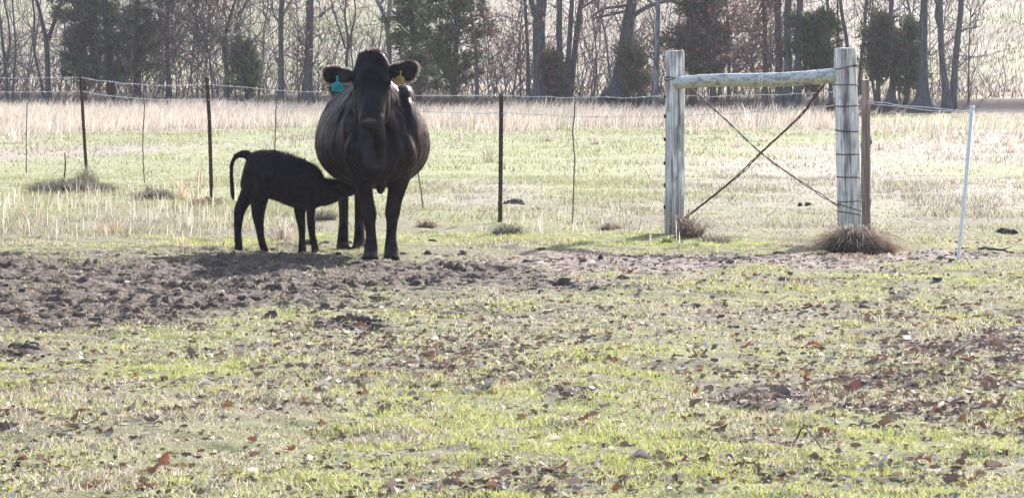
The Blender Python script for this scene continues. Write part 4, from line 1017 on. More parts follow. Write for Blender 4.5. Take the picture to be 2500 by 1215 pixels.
# fine litter: small leaves and fragments, far too many to count
def lit_dens(x, y):
    px, py = to_px(x, y, np.zeros_like(x)); mud, bare, pat = masks(x, y)
    d = .22 + .50 * sstep(.46, .66, fbm(x * 1.1, y * 1.1, 311))
    d = d + .55 * np.exp(-(((px - 2300) / 330) ** 2 + ((py - 930) / 95) ** 2)) + .45 * np.exp(-(((px - 1080) / 380) ** 2 + ((py - 890) / 75) ** 2)) + .7 * np.exp(-(((px - 1180) / 170) ** 2 + ((py - 1195) / 30) ** 2)) + .4 * np.exp(-(((px - 1880) / 130) ** 2 + ((py - 970) / 40) ** 2))
    return np.clip(d * sstep(600, 800, py) * (1 - .45 * mud) + .10 * bare, 0, 1)
keys = list(LCOL)
def fragments(n_try, y0, y1, dens, s0, s1, pal, pr, flat):
    yy = np.sqrt(rng.random(n_try) * (y1 ** 2 - y0 ** 2) + y0 ** 2); xx = (rng.random(n_try) * 2 - 1) * (yy * 1250 / FPX + 1.1)
    kp = rng.random(n_try) < dens(xx, yy); xx, yy = xx[kp], yy[kp]; zz = height(xx, yy); n = len(xx)
    s_ = s0 + s1 * rng.random(n) ** 1.8; a = rng.random(n) * 6.28; tl = rng.normal(0, flat, n); cu = rng.normal(0, .6, n)
    # each fragment is a curled strip of six points: two quads
    u = np.stack([np.cos(a), np.sin(a), 0 * a], -1); v = np.stack([-np.sin(a) * np.cos(tl), np.cos(a) * np.cos(tl), np.sin(tl)], -1); w = np.cross(u, v)
    Vl = []
    for fu, fv, fw in ((-1, -.3, .5), (-.9, .35, .55), (.05, -.55, 0), (0, .5, 0), (.95, -.3, .4), (1.1, .15, .6)):
        j = 1 + .6 * (rng.random((n, 3)) - .5)
        Vl.append(u * (fu * s_ * j[:, 0])[:, None] + v * (fv * s_ * j[:, 1])[:, None] + w * (fw * s_ * cu * j[:, 2])[:, None])
    Vl = np.stack(Vl, 1); Vl[:, :, 2] += (-Vl[:, :, 2].min(1) * .85 + .002)[:, None]
    Vl += np.stack([xx, yy, zz], -1)[:, None, :]
    c = pal[rng.choice(len(pal), n, p=pr)] * (.7 + .6 * rng.random((n, 1)))
    k = np.arange(n) * 6; mb = MB()
    mb.add(Vl.reshape(-1, 3), None, np.concatenate([np.stack([k, k + 2, k + 3, k + 1], -1), np.stack([k + 2, k + 4, k + 5, k + 3], -1)]), np.repeat(c, 6, 0))
    return mb
mb = fragments(130000, 13.4, 33.0, lit_dens, .005, .017, np.array([LCOL[k] for k in keys]), [.20, .15, .27, .26, .04, .08], 1.0)
link('leaf_litter', mb.mesh('leaf_litter'), M['litter'], kind='stuff', label='fine litter of leaf fragments in the turf', cat='leaves')
def mud_dens(x, y):
    mud, bare, pat = masks(x, y); return np.maximum(mud * (.35 + .65 * sstep(.4, .6, fbm(x * 3, y * 3, 315))), np.maximum(bare * .9, pat * .9))
mb = fragments(34000, 21.5, 33.5, mud_dens, .004, .013, np.array([[.10, .08, .068], [.19, .155, .13], [.31, .265, .225], [.055, .045, .04]]), [.3, .32, .2, .18], .8)
link('mud_crumbs', mb.mesh('mud_crumbs'), M['litter'], kind='stuff', label='crumbs of trampled mud and thatch', cat='mud')
def patch_dens(x, y):
    px, py = to_px(x, y, np.zeros_like(x))
    e = lambda a, b, c, d: np.exp(-(((px - a) / c) ** 2 + ((py - b) / d) ** 2))
    d = .85 * e(2330, 930, 240, 80) + .95 * e(1170, 1200, 220, 26) + .6 * e(2130, 950, 120, 45) + .8 * e(1880, 968, 95, 26) + .35 * e(1000, 905, 260, 50) + .4 * e(1400, 965, 90, 18) + .5 * e(2440, 850, 150, 40) + .3 * e(2100, 1160, 220, 30)
    return np.clip(d * sstep(.36, .56, fbm(x * 2.2, y * 2.2, 317)) * 1.4, 0, 1)
mb = fragments(80000, 13.4, 24.0, patch_dens, .007, .020, np.array([[.29, .22, .19], [.20, .14, .118], [.50, .44, .40], [.10, .078, .07], [.26, .14, .105], [.66, .61, .57]]), [.28, .27, .12, .22, .06, .05], 1.1)
link('leaf_drift', mb.mesh('leaf_drift'), M['litter'], kind='stuff', label='drifts of small brown leaves in the foreground turf', cat='leaves')
LME = {}
def leaf_obj(px, py, size, shape, colour, rz, tilt, label, group, rx=0.0):
    key = (shape, colour)
    if key not in LME:
        V, q_, t_ = LSH[shape]; me = make_mesh('fallen_leaf', V, [t_, q_]); me.materials.append(LM[colour]); LME[key] = me
    c = hit(px, py)
    o = link('fallen_leaf', LME[key], None, loc=(c[0], c[1], c[2] + .004), label=label, cat='leaf', group=group)
    size *= .85; o.scale = (size, size, size * 1.15); o.rotation_euler = (tilt, rx, rz)
    return o
G1 = 'large fallen leaves'
big = [(392, 1140, .10, 1, 'russet', 1.2, .9, 'upright curled russet leaf standing in the turf near the bottom edge', -.9), (350, 1172, .15, 4, 'brown', .2, .15, 'dark curled leaf lying at the foot of the upright russet leaf', 0),
       (420, 1008, .11, 1, 'dark', .1, 1.1, 'small dark upright leaf with two points in the left foreground', 0), (315, 1006, .13, 4, 'grey', .6, .4, 'grey brown leaf tilted beside a russet one in the left foreground', -.5),
       (352, 1018, .07, 0, 'russet', .3, .9, 'small russet leaf between the grey leaf and the dark upright leaf', 0), (884, 972, .12, 3, 'russet', 1.5, .7, 'bright red leaf pointing up in the middle foreground', -1.1),
       (1185, 955, .13, 1, 'grey', .2, .5, 'pale arched leaf with dark underside right of the red leaf', -.3), (1405, 1036, .14, 0, 'brown', .1, .2, 'long low red brown leaf lying sideways in the middle foreground', 0),
       (1350, 1156, .13, 4, 'brown', .15, .3, 'wide brown leaf at the edge of the pale leaf heap at the bottom', 0), (2072, 958, .17, 0, 'russet', .75, .6, 'long russet leaf slanting upward in the leafy patch at the right', -.5),
       (1820, 985, .15, 7, 'dark', .1, .5, 'very dark leaf at the near end of the leaf heap on the right', 0), (1900, 965, .14, 6, 'dark', .3, .6, 'dark leaf on top of the leaf heap on the right', 0), (1960, 955, .09, 1, 'brown', 1.2, .9, 'upright brown leaf at the right end of the leaf heap', -.6),
       (1915, 1085, .07, 1, 'russet', .2, .6, 'small russet leaf alone in the yellow green turf', 0), (2045, 1086, .05, 0, 'russet', .4, .6, 'tiny russet leaf right of the lone russet one', 0), (1755, 1060, .09, 4, 'dark', .4, .9, 'dark upright leaf left of the bare twig', -.4),
       (1985, 1137, .11, 2, 'dark', .3, .3, 'dark curled leaf low in the right foreground', 0), (2160, 870, .10, 3, 'russet', -.4, .6, 'russet leaf high in the leafy patch on the right', .4), (2420, 850, .10, 1, 'brown', 1.0, 1.0, 'brown leaf standing on edge far right in the leafy patch', -.7),
       (2480, 1040, .10, 0, 'russet', .8, .7, 'red leaf cut by the right edge of the picture', -.3), (1535, 668, .12, 0, 'russet', .4, .7, 'red brown leaf lying on the bare track', -.4), (2340, 870, .09, 1, 'dark', 0.9, .9, 'dark upright leaf in the middle of the leafy patch', -.4),
       (365, 1200, .07, 1, 'russet', .0, .8, 'small round russet leaf at the bottom edge', 0), (790, 950, .10, 2, 'pale', .5, .3, 'bright pale leaf left of the red leaf', 0), (500, 945, .11, 2, 'pale', .1, .25, 'broad pale leaf lying flat in the left foreground', 0),
       (1700, 1142, .12, 0, 'dark', .0, .2, 'dark flat leaf in the turf at the lower right', 0), (2150, 1145, .11, 4, 'pale', .5, .4, 'pale leaf pointing up at the lower right', -.5), (1560, 1130, .13, 2, 'grey', .1, .15, 'long grey leaf at the bottom right of the middle', 0)]
for b in big: leaf_obj(b[0], b[1], b[2], b[3], b[4], b[5], b[6], b[7], G1, b[8])
def place_label(k, px, py):
    word = {'tan': 'tan', 'pale': 'pale bleached', 'brown': 'mid brown', 'dark': 'very dark', 'russet': 'russet', 'grey': 'grey'}[k]
    if py < 840: row = 'just below the mud and track'
    elif py < 940: row = 'in the middle of the turf'
    elif py < 1060: row = 'in the nearer turf'
    else: row = 'along the bottom edge'
    col = 'left below the calf' if px < 620 else 'below the cow' if px < 1150 else 'between cow and rail' if px < 1620 else 'below the wooden rail' if px < 2080 else 'below the white rod'
    return '%s leaf %s, %s' % (word, row, col)
n = 0; tries = 0
while n < 235 and tries < 20000:
    tries += 1
    py = 770 + 440 * random.random(); px = random.uniform(-30, 2530)
    d = .25 + .9 * math.exp(-(((px - 2280) / 330) ** 2 + ((py - 940) / 90) ** 2)) + .6 * math.exp(-(((px - 1050) / 400) ** 2 + ((py - 900) / 70) ** 2)) + 1.0 * math.exp(-(((px - 1190) / 150) ** 2 + ((py - 1195) / 25) ** 2)) + .9 * math.exp(-(((px - 1880) / 90) ** 2 + ((py - 970) / 28) ** 2)) + .5 * math.exp(-(((px - 1410) / 80) ** 2 + ((py - 965) / 16) ** 2))
    if random.random() > d: continue
    k = random.choices(keys, [.20, .16, .26, .18, .12, .08])[0]
    leaf_obj(px, py, random.uniform(.040, .100) * (1.15 if px > 1700 else 1), random.randrange(10), k, random.uniform(0, 6.28), random.gauss(0, .55), place_label(k, px, py), 'dry leaves scattered over the foreground turf', random.gauss(0, .35))
    n += 1
# sticks and twigs on the ground
def stick(label, pts, r):
    w = []
    for px, py, up in pts:
        c = hit(px, py); w.append(c + [0, 0, up])
    w = smooth_path(w, 14); w[:, 2] += (rng.random(14) - .5) * r
    mb = MB(); tube(mb, w, np.linspace(r, r * .6, 14), 7, wob=.2)
    for q_ in (4, 9): tube(mb, [w[q_], w[q_] + [rng.normal(0, r * 3), rng.normal(0, r * 3), r * 2]], [r * .45, r * .2], 5)
    link('fallen_stick', mb.mesh('fallen_stick', True, origin=w[0]), M['bark_red'], loc=w[0], label=label, cat='stick')
stick('thick short stick lying on the turf below the churned mud', [(850, 790, .02), (890, 793, .025), (932, 794, .02)], .018)
stick('reddish stick lying on the bare ground right of the white rod', [(2390, 612, .02), (2430, 617, .02), (2475, 620, .02)], .012)
stick('thin bare twig arching over the turf in the right foreground', [(1945, 1072, .0), (1960, 1082, .06), (1985, 1096, .05), (2008, 1102, .01)], .004)
stick('thin twig lying in the turf at the lower middle', [(1775, 1155, .01), (1820, 1152, .02), (1865, 1150, .01)], .006)

# ------------------------------------------------------------------ trees
def wander(p, d, L, m, k, lift_=0.0):
    pts = [np.array(p, float)]; d = unit(d)
    for _ in range(m):
        d = unit(d + rng.normal(0, k, 3) + [0, 0, lift_]); pts.append(pts[-1] + d * L / m)
    return np.array(pts)
def grow(mb, p, d, L, r, lvl, kids=(5, 3), leaves=None, col=None):
    pts = wander(p, d, L, 4 if lvl < 2 else 2, .16 if lvl == 0 else .24, .05)
    m = len(pts)
    tube(mb, pts, np.maximum(np.linspace(r, r * .35, m), .0042), (6, 4, 3)[min(lvl, 2)], cap=False)
    if leaves is not None and lvl >= 1:
        for q_ in pts[1:]: leaves.append(q_)
    if lvl < len(kids):
        for k in range(kids[lvl]):
            f = .25 + .75 * (k + rng.random()) / kids[lvl]; i = min(int(f * (m - 1)), m - 2)
            q_ = pts[i] + (pts[i + 1] - pts[i]) * (f * (m - 1) - i)
            dd = unit(unit(pts[i + 1] - pts[i]) * .75 + rng.normal(0, .55, 3) + [0, 0, .15])
            grow(mb, q_, dd, L * (.35 + .3 * rng.random()), r * .45, lvl + 1, kids, leaves)
BROWN = np.array([[.20, .115, .085], [.26, .15, .115], [.15, .09, .075], [.31, .20, .16]])
def leaf_quads(mb, pts, n, size, spread, pal):
    pts = np.asarray(pts); c = pts[rng.integers(0, len(pts), n)] + rng.normal(0, spread, (n, 3))
    u = rng.normal(0, 1, (n, 3)); u /= np.linalg.norm(u, axis=1)[:, None]
    v = np.cross(u, rng.normal(0, 1, (n, 3))); v /= np.linalg.norm(v, axis=1)[:, None]
    s = (size * (.5 + rng.random(n)))[:, None]
    V = np.stack([c - u * s, c + v * s * .45, c + u * s, c - v * s * .45], 1).reshape(-1, 3)
    k = np.arange(n) * 4
    mb.add(V, None, np.stack([k, k + 1, k + 2, k + 3], -1), np.repeat(pick(pal, n), 4, 0))
def tree(name, label, stems, H=9.0, limbs=9, bark='bark', flare=1.3, leaves=0, low=4, custom=(), group='bare trees of the tree line', low_leaf=0):
    """stems: list of pixel paths [(px, py, width)] from the ground up; continues to height H out of the picture"""
    base = hit(stems[0][0][0], stems[0][0][1]); Yb = base[1]; s = FPX / Yb
    o = link(name, None, loc=base, label=label, cat='tree', group=group)
    tm, bm = MB(), MB(); lp = []
    for si, st in enumerate(stems):
        pts = [P(a, b, Yb + .15 * si) for a, b, w in st]; rd = [w / 2 / s for a, b, w in st]
        if si == 0: pts[0][2] = base[2] - .05
        d = unit(unit(pts[-1] - pts[-2]) + [0, 0, .8]); p = pts[-1]
        nseg = 6; L = max(1.0, H * (.8 + .3 * rng.random()) - p[2])
        up = wander(p, d, L, nseg, .10, .10)[1:]
        nv = len(pts); pts = np.vstack([pts, up]); rd = np.array(rd + list(np.linspace(rd[-1] * .93, rd[-1] * .16, nseg)))
        rd = np.maximum(rd, .006)
        full = smooth_path(np.column_stack([pts, rd]), (len(pts) - 1) * 4 + 1)
        rr = np.maximum(full[:, 3], .005)
        if si == 0:
            hh = full[:, 2] - base[2]; rr = rr * (1 + (flare - 1) * np.exp(-np.clip(hh, 0, None) / .16))
        tube(tm, full[:, :3], rr, 11, wob=.10, cap=True)
        zs = full[:, 2] - base[2]
        for k in range(limbs):                          # main limbs above
            zt = 2.2 + (H - 2.8) * (k + rng.random()) / limbs
            i = int(np.argmin(np.abs(zs - zt)))
            a = rng.random() * 6.28
            grow(bm, full[i, :3], (math.cos(a), math.sin(a), .55), (H - zt) * .35 + .7, rr[i] * .55 + .006, 0, (4, 3), lp if leaves else None)
        for k in range(low):                            # small twigs in view
            zt = .5 + 2.2 * rng.random(); i = int(np.argmin(np.abs(zs - zt))); a = rng.random() * 6.28
            grow(bm, full[i, :3], (math.cos(a), math.sin(a) * .6, .35), .35 + .7 * rng.random(), .009, 1, (4, 4), lp if low_leaf else None)
    for st in custom:
        pts = np.array([P(a, b, Yb - .1) for a, b, w in st]); rd = np.array([w / 2 / s for a, b, w in st])
        full = smooth_path(np.column_stack([pts, rd]), len(st) * 4); cm = MB(); tube(cm, full[:, :3], np.maximum(full[:, 3], .006), 6)
        for k in range(6):
            i = rng.integers(2, len(full)); a = rng.random() * 6.28
            grow(cm, full[i, :3], (math.cos(a), .3, math.sin(a) + .3), .5, .010, 1, (4, 4))
        link('bough', cm.mesh('bough', True, origin=base), M['twig' if bark == 'bark' else bark], o)
    link('trunk', tm.mesh('trunk', True, origin=base), M[bark], o)
    link('branches', bm.mesh('branches', origin=base), M['twig' if bark == 'bark' else bark], o)
    if (leaves or low_leaf) and lp:
        lm = MB(); leaf_quads(lm, lp, max(leaves, low_leaf), .05, .10, BROWN); link('leaves', lm.mesh('leaves', origin=base), M['dead_leaf'], o, kind='stuff')
    return o
tree('bare_tree', 'thin forked bare tree at the very left edge', [[(17, 252, 11), (15, 180, 9), (8, 120, 8), (2, 60, 7), (-4, 0, 6)], [(16, 150, 6), (24, 110, 6), (20, 50, 5), (10, 0, 4)]], 7, 5)
tree('bare_tree', 'slim bare tree standing beside the forked one at the left edge', [[(32, 250, 8), (33, 190, 6), (38, 120, 5), (30, 0, 4)]], 6, 4)
tree('forked_tree', 'bare tree dividing into two big limbs left of the large cedar', [[(119, 248, 17), (117, 190, 14), (114, 110, 13), (103, 55, 10), (95, 20, 9), (88, -10, 8)], [(115, 105, 11), (130, 60, 10), (145, 20, 9), (152, -10, 9)]], 8.5, 6)
tree('bare_tree', 'slender tree leaning into the base of the forked tree', [[(108, 250, 9), (100, 200, 7), (88, 150, 6), (82, 100, 6), (84, 40, 5), (78, -5, 5)]], 6, 4)
tree('bare_tree', 'dark stem rising through the brown thicket right of the large cedar', [[(412, 236, 12), (410, 160, 10), (406, 80, 9), (410, 0, 8)]], 7, 6, low=8)
tree('bare_tree', 'bent grey tree where the brown thicket ends', [[(553, 238, 14), (555, 190, 12), (549, 140, 11), (548, 100, 10), (556, 60, 8), (575, 0, 6)]], 7, 6, low=8)
tree('bare_tree', 'straight bare tree with flared foot behind the wire fence left of the cow', [[(684, 256, 22), (687, 200, 15), (686, 120, 13), (686, 40, 13), (690, -5, 12)]], 10, 8, custom=[[(690, 40, 6), (700, 20, 5), (715, -5, 4)], [(684, 60, 5), (668, 35, 4), (664, -5, 3)]])
tree('oak_tree', 'thick straight trunk just left of the head of the cow', [[(752, 246, 30), (752, 200, 24), (754, 120, 21), (756, 50, 19), (758, -5, 18)]], 12, 9, flare=1.5)
tree('bare_tree', 'multi stemmed slender tree right above the ear with the teal tag', [[(846, 240, 10), (846, 150, 8), (850, 100, 6), (842, 40, 5), (846, -5, 4)], [(848, 130, 6), (858, 80, 5), (868, 30, 4), (864, -5, 4)], [(844, 120, 5), (828, 70, 5), (815, 30, 4), (808, -5, 3)]], 6, 4)
tree('dead_snag', 'pale blue grey dead snag above the head of the cow', [[(948, 246, 15), (950, 130, 13), (944, 60, 12), (930, 20, 10), (916, -10, 9)], [(947, 70, 11), (950, 30, 11), (952, -10, 11)]], 7, 5, bark='bark_pale', low=2, custom=[[(952, 22, 5), (975, 45, 4), (992, 72, 3)]])
tree('bare_tree', 'thin dark trunk leaning at the right side of the second cedar', [[(1164, 258, 12), (1164, 180, 9), (1160, 100, 8), (1153, 50, 7), (1146, -5, 7)]], 8, 6)
tree('bare_tree', 'slim dark trunk left of the thick paired trunks', [[(1290, 246, 12), (1289, 150, 9), (1285, 70, 8), (1281, -5, 7)]], 8, 5, low_leaf=120)
tree('oak_tree', 'thick trunk forking at the top between two slim dark trunks', [[(1318, 250, 40), (1319, 180, 33), (1316, 100, 31), (1317, 40, 29), (1322, -5, 26)], [(1312, 50, 16), (1302, 20, 14), (1295, -8, 13)]], 12, 9, flare=1.15)
tree('oak_tree', 'dark straight trunk right of the thick forking one', [[(1366, 248, 20), (1367, 150, 15), (1365, 70, 15), (1365, -5, 14)]], 11, 7)
tree('twin_trunk_tree', 'pair of trunks spreading from one foot left of the curved sapling', [[(1386, 252, 24), (1386, 190, 15), (1390, 110, 12), (1394, 40, 12), (1396, -5, 11)], [(1390, 250, 20), (1399, 170, 14), (1406, 100, 14), (1414, 40, 13), (1418, -5, 12)]], 11, 7, custom=[[(1420, 20, 6), (1440, 8, 5), (1460, -5, 4)]])
tree('bare_sapling', 'curved slim sapling before the bright hillside left of the leaning oak', [[(1494, 208, 6), (1485, 150, 5), (1480, 100, 5), (1472, 60, 5), (1460, 25, 4), (1452, -5, 4)]], 4.5, 3, custom=[[(1476, 76, 4), (1484, 55, 3), (1494, 42, 3)]])
tree('oak_tree', 'big leaning oak trunk with a long bough reaching over the wooden rail', [[(1512, 236, 58), (1517, 190, 44), (1526, 120, 34), (1534, 60, 30), (1540, 20, 27), (1543, -8, 26)]], 12, 10, flare=1.6,
     custom=[[(1548, 38, 12), (1572, 22, 10), (1600, 10, 9), (1640, 3, 8), (1700, 18, 6), (1730, 20, 5)], [(1530, 14, 8), (1500, 18, 7), (1470, 24, 6), (1440, 46, 4)], [(1528, 28, 7), (1490, 36, 6), (1450, 45, 5)]])
tree('dead_snag', 'slim pale dead trunk just left of the slimmer wooden post', [[(1599, 268, 16), (1602, 180, 14), (1604, 110, 13), (1606, 40, 12), (1607, -5, 11)]], 8, 4, bark='bark_pale', low=3)
tree('bare_tree', 'thin straight stem inside the brown green thicket above the rail', [[(1697, 250, 9), (1700, 150, 7), (1703, 60, 6), (1705, -5, 6)]], 7, 5, low=8, low_leaf=160)
tree('bare_tree', 'slim reddish stem amid the russet leaves above the rail', [[(1778, 256, 10), (1780, 150, 8), (1776, 60, 7), (1772, -5, 7)]], 8, 5, bark='bark_red', low=9, low_leaf=300)
tree('bare_tree', 'second reddish stem beside the cluster of grey trunks', [[(1868, 262, 17), (1868, 180, 13), (1868, 90, 12), (1864, -5, 11)]], 9, 6, bark='bark_red', low=8, low_leaf=200)
tree('oak_tree', 'first of the three close grey trunks above the rail', [[(1904, 264, 24), (1902, 180, 18), (1901, 90, 17), (1900, -5, 17)]], 11, 7)
tree('oak_tree', 'middle of the three close grey trunks above the rail', [[(1925, 266, 24), (1924, 180, 18), (1923, 90, 18), (1925, -5, 17)]], 11, 7)
tree('oak_tree', 'last of the three close grey trunks, next to the round cedar bush', [[(1946, 264, 22), (1948, 180, 17), (1950, 90, 16), (1954, -5, 15)]], 11, 7)
tree('bare_tree', 'thin stem rising out of the round cedar bush left of the corner post', [[(2030, 262, 12), (2026, 160, 9), (2022, 80, 8), (2019, -5, 8)]], 8, 5)
tree('bare_tree', 'thin pale stem left of the corner post top', [[(2045, 256, 8), (2046, 150, 6), (2045, -5, 5)]], 7, 4)
tree('bare_tree', 'dark stem bending behind the top of the corner post', [[(2074, 256, 11), (2072, 160, 10), (2066, 90, 9), (2058, 50, 9), (2051, -5, 8)]], 8, 5)
tree('bare_tree', 'bare stem directly behind the top of the cedar stake', [[(2098, 232, 10), (2102, 150, 9), (2110, 90, 8), (2113, 30, 9), (2116, -5, 9)]], 8, 5, custom=[[(2115, 18, 5), (2130, -5, 4)]])
tree('bare_tree', 'straight trunk with flared foot passing the small cedar', [[(2174, 252, 26), (2178, 200, 13), (2176, 120, 11), (2174, 50, 11), (2175, -5, 11)]], 9, 6, flare=1.5)
tree('bare_sapling', 'thin leaning sapling left of the flared oak', [[(2248, 190, 5), (2240, 110, 6), (2228, 55, 6), (2214, -5, 6)]], 5, 3, custom=[[(2222, 30, 4), (2200, 5, 3)]])
tree('oak_tree', 'oak with a widely flared foot near the double trunk', [[(2254, 268, 62), (2253, 235, 36), (2254, 190, 25), (2254, 120, 21), (2255, 50, 20), (2257, -5, 17)]], 12, 8, flare=1.5)
tree('twin_trunk_tree', 'double trunk rising as a V at the right end of the trees', [[(2314, 272, 30), (2308, 210, 18), (2299, 130, 15), (2296, 60, 15), (2296, -5, 14)], [(2326, 268, 22), (2330, 190, 17), (2337, 110, 15), (2343, 50, 14), (2347, -5, 14)], [(2296, 70, 7), (2285, 42, 7), (2288, 10, 7), (2283, -8, 7)]], 11, 7,
     custom=[[(2345, 78, 4), (2365, 70, 3), (2395, 64, 2)], [(2338, 166, 4), (2355, 150, 3), (2375, 138, 3)]])

# saplings and thicket stems filling the gaps
def sapling(px, py, H, label, lf=0, pal=BROWN, group='thin saplings of the tree line', twigs=10):
    base = hit(px, py); o = link('thin_sapling', None, loc=base, label=label, cat='sapling', group=group)
    bm = MB(); pts = wander(base - [0, 0, .05], (rng.normal(0, .12), 0, 1), H, 7, .10, .06)
    r = .010 + .006 * H * rng.random(); tube(bm, pts, np.linspace(r, .004, 8), 5)
    link('stem', bm.mesh('stem', origin=base), M['twig'], o)
    lp = []; tm = MB()
    for k in range(twigs):
        f = .15 + .8 * rng.random(); i = min(int(f * 7), 6); a = rng.random() * 6.28
        grow(tm, pts[i] + (pts[i + 1] - pts[i]) * rng.random(), (math.cos(a), math.sin(a) * .6, .7), .35 * H * (1.1 - f) + .25, .013, 1, (5, 5) if twigs > 9 else (4, 4), lp)
    link('twigs', tm.mesh('twigs', origin=base), M['twig'], o)
    if lf:
        lm = MB(); leaf_quads(lm, lp, lf, .045, .07, pal); link('leaves', lm.mesh('leaves', origin=base), M['dead_leaf'], o, kind='stuff')
MARK = [(-50, 'the very left edge'), (60, 'the slim tree at the left edge'), (125, 'the forked tree by the large cedar'), (345, 'the large cedar'), (560, 'the bent grey tree'), (692, 'the straight tree left of the cow'), (765, 'the thick trunk by the cow'), (858, 'the slender tree above the teal tag'),
        (955, 'the pale snag over the cow'), (1060, 'the cedar behind the yellow tag'), (1168, 'the cedar halfway to the steel post'), (1292, 'the slim trunk before the thick forking one'), (1330, 'the thick forking trunk'), (1400, 'the pair of spreading trunks'), (1525, 'the big leaning oak'), (1606, 'the pale trunk by the slimmer post'),
        (1700, 'the slimmer post'), (1960, 'the three close grey trunks'), (2125, 'the cedar stake'), (2180, 'the straight trunk past the stake'), (2262, 'the oak with flared foot'), (2345, 'the double trunk')]
ORD = ['first', 'second', 'third', 'fourth', 'fifth', 'sixth', 'seventh', 'eighth', 'ninth', 'tenth', 'eleventh', 'twelfth', 'thirteenth', 'fourteenth', 'fifteenth', 'sixteenth', 'seventeenth']
def by_mark(xs, what):
    seen = {}; out = []
    for px in sorted(xs):
        m = [t for a, t in MARK if a <= px][-1]; seen[m] = seen.get(m, 0) + 1
        out.append((px, '%s %s to the right of %s' % (ORD[seen[m] - 1], what, m)))
    return out
for px, lab in by_mark((48, 58, 70, 140, 160, 590, 604, 628, 655, 705, 735, 780, 812, 870, 900, 1200, 1335, 1440, 1560, 1580, 1625, 1990, 2010, 2140, 2200, 2220, 2275, 2365), 'thin bare sapling'):
    sapling(px + rng.normal(0, 2), 240 + rng.random() * 12, 2.2 + 2.2 * rng.random(), lab, 0, BROWN, 'thin bare saplings of the tree line', 9)
for px, lab in by_mark((725, 745, 770, 1195, 1215, 1232, 1250, 1268, 1410, 1425, 1448, 1565, 1585, 1615, 2290), 'sapling with brown leaves'):
    sapling(px + rng.normal(0, 2), 236 + rng.random() * 14, 1.8 + 2.0 * rng.random(), lab, 110, BROWN, 'leafy saplings of the tree line', 9)
for k, px in enumerate(sorted((395, 420, 432, 445, 458, 470, 482, 495, 508, 520, 532, 545, 560, 575, 350, 375))):
    sapling(px + rng.normal(0, 2), 234 + rng.random() * 12, 2.8 + 1.4 * rng.random(), '%s twiggy stem from the left in the grey brown thicket right of the large cedar' % ORD[k], 60, BROWN * .9, 'stems of the grey brown thicket', 22)
for k, px in enumerate((1740, 1755, 1768, 1785, 1800, 1812, 1825, 1838, 1850, 1862, 1880)):
    sapling(px + rng.normal(0, 2), 246 + rng.random() * 14, 2.9 + 1.2 * rng.random(), '%s russet leaved stem from the left in the thicket above the rail' % ORD[k], 260, np.array([[.27, .12, .10], [.33, .17, .15], [.20, .09, .085], [.36, .22, .20]]), 'stems of the russet thicket', 14)

# cedars
CEDAR = np.array([[.065, .105, .045], [.09, .13, .06], [.05, .075, .036], [.11, .135, .06]])
def cedar(label, px, py, H, W, n, z0=.25, pal=CEDAR, brown=0.0, vines=0, taper=1.0, name='cedar_tree'):
    n = int(n * 1.25); rnd = name == 'cedar_bush'
    base = hit(px, py); o = link(name, None, loc=base, label=label, cat='tree', group='cedars of the tree line')
    tm = MB(); pts = wander(base - [0, 0, .05], (0, 0, 1), H, 8, .03, .1); tube(tm, pts, np.linspace(.045 + .012 * H, .01, 9), 9, wob=.15)
    link('trunk', tm.mesh('trunk', True, origin=base), M['bark_red'], o)
    bm = MB(); tips = []
    nb = int(46 * H ** .5)
    for k in range(nb):
        f = (k + rng.random()) / nb; z = z0 + (H - z0) * f
        prof = max(.25, 1 - (2 * f - .9) ** 2) ** .6 if rnd else min(1.0, .6 + f * 2.2) * (1 - f * taper) ** .6
        R = max(.18, W * prof) * (.40 + .95 * rng.random()); a = rng.random() * 6.28
        i = min(int(z / H * 8), 7); p = pts[i] + (pts[i + 1] - pts[i]) * (z / H * 8 - i)
        w = wander(p, (math.cos(a), math.sin(a), .25), R, 5, .14, .04); tube(bm, w, np.linspace(.014, .004, 6), 4, cap=False)
        for q_ in w[2:]: tips += [q_, q_ + rng.normal(0, .07, 3)]
        tips += [w[-1]] * 3
    link('branches', bm.mesh('branches', origin=base), M['bark_red'], o)
    tips = np.array(tips); fm = MB()
    nc = n // 12; cc = tips[rng.integers(0, len(tips), nc)] + rng.normal(0, .05, (nc, 3))    # small sprays
    dirs = cc - np.array([base[0], base[1], 0]); dirs[:, 2] = .25; dirs /= np.linalg.norm(dirs, axis=1)[:, None]
    cidx = np.repeat(np.arange(nc), 12); m = len(cidx)
    c = cc[cidx] + rng.normal(0, .055, (m, 3))
    u = dirs[cidx] + rng.normal(0, .6, (m, 3)); u /= np.linalg.norm(u, axis=1)[:, None]
    v = np.cross(u, rng.normal(0, 1, (m, 3))); v /= np.linalg.norm(v, axis=1)[:, None]
    s = (.040 + .055 * rng.random(m))[:, None]
    V = np.stack([c - v * s * .32, c + v * s * .32, c + u * s * 2.0], 1).reshape(-1, 3); k = np.arange(m) * 3
    pc = pal[rng.integers(0, len(pal), nc)] * (.7 + .6 * rng.random((nc, 1)))
    if brown: bb = (rng.random(nc) < brown)[:, None]; pc = np.where(bb, np.array([.15, .10, .075]) * (.6 + .8 * rng.random((nc, 1))), pc)
    fm.add(V, np.stack([k, k + 1, k + 2], -1), None, np.repeat(pc[cidx], 3, 0))
    link('crown', fm.mesh('crown', origin=base), M['cedar'], o)
    if vines:
        vm = MB()
        for k in range(vines):
            a = rng.random() * 6.28; p = base + [math.cos(a) * W * .8 * rng.random(), -W * .75 * rng.random(), .1]
            grow(vm, p, (rng.normal(0, .6), -.1, 1), 1.6 + rng.random(), .012, 0, (5, 4))
        link('vines', vm.mesh('vines', origin=base), M['twig'], o)
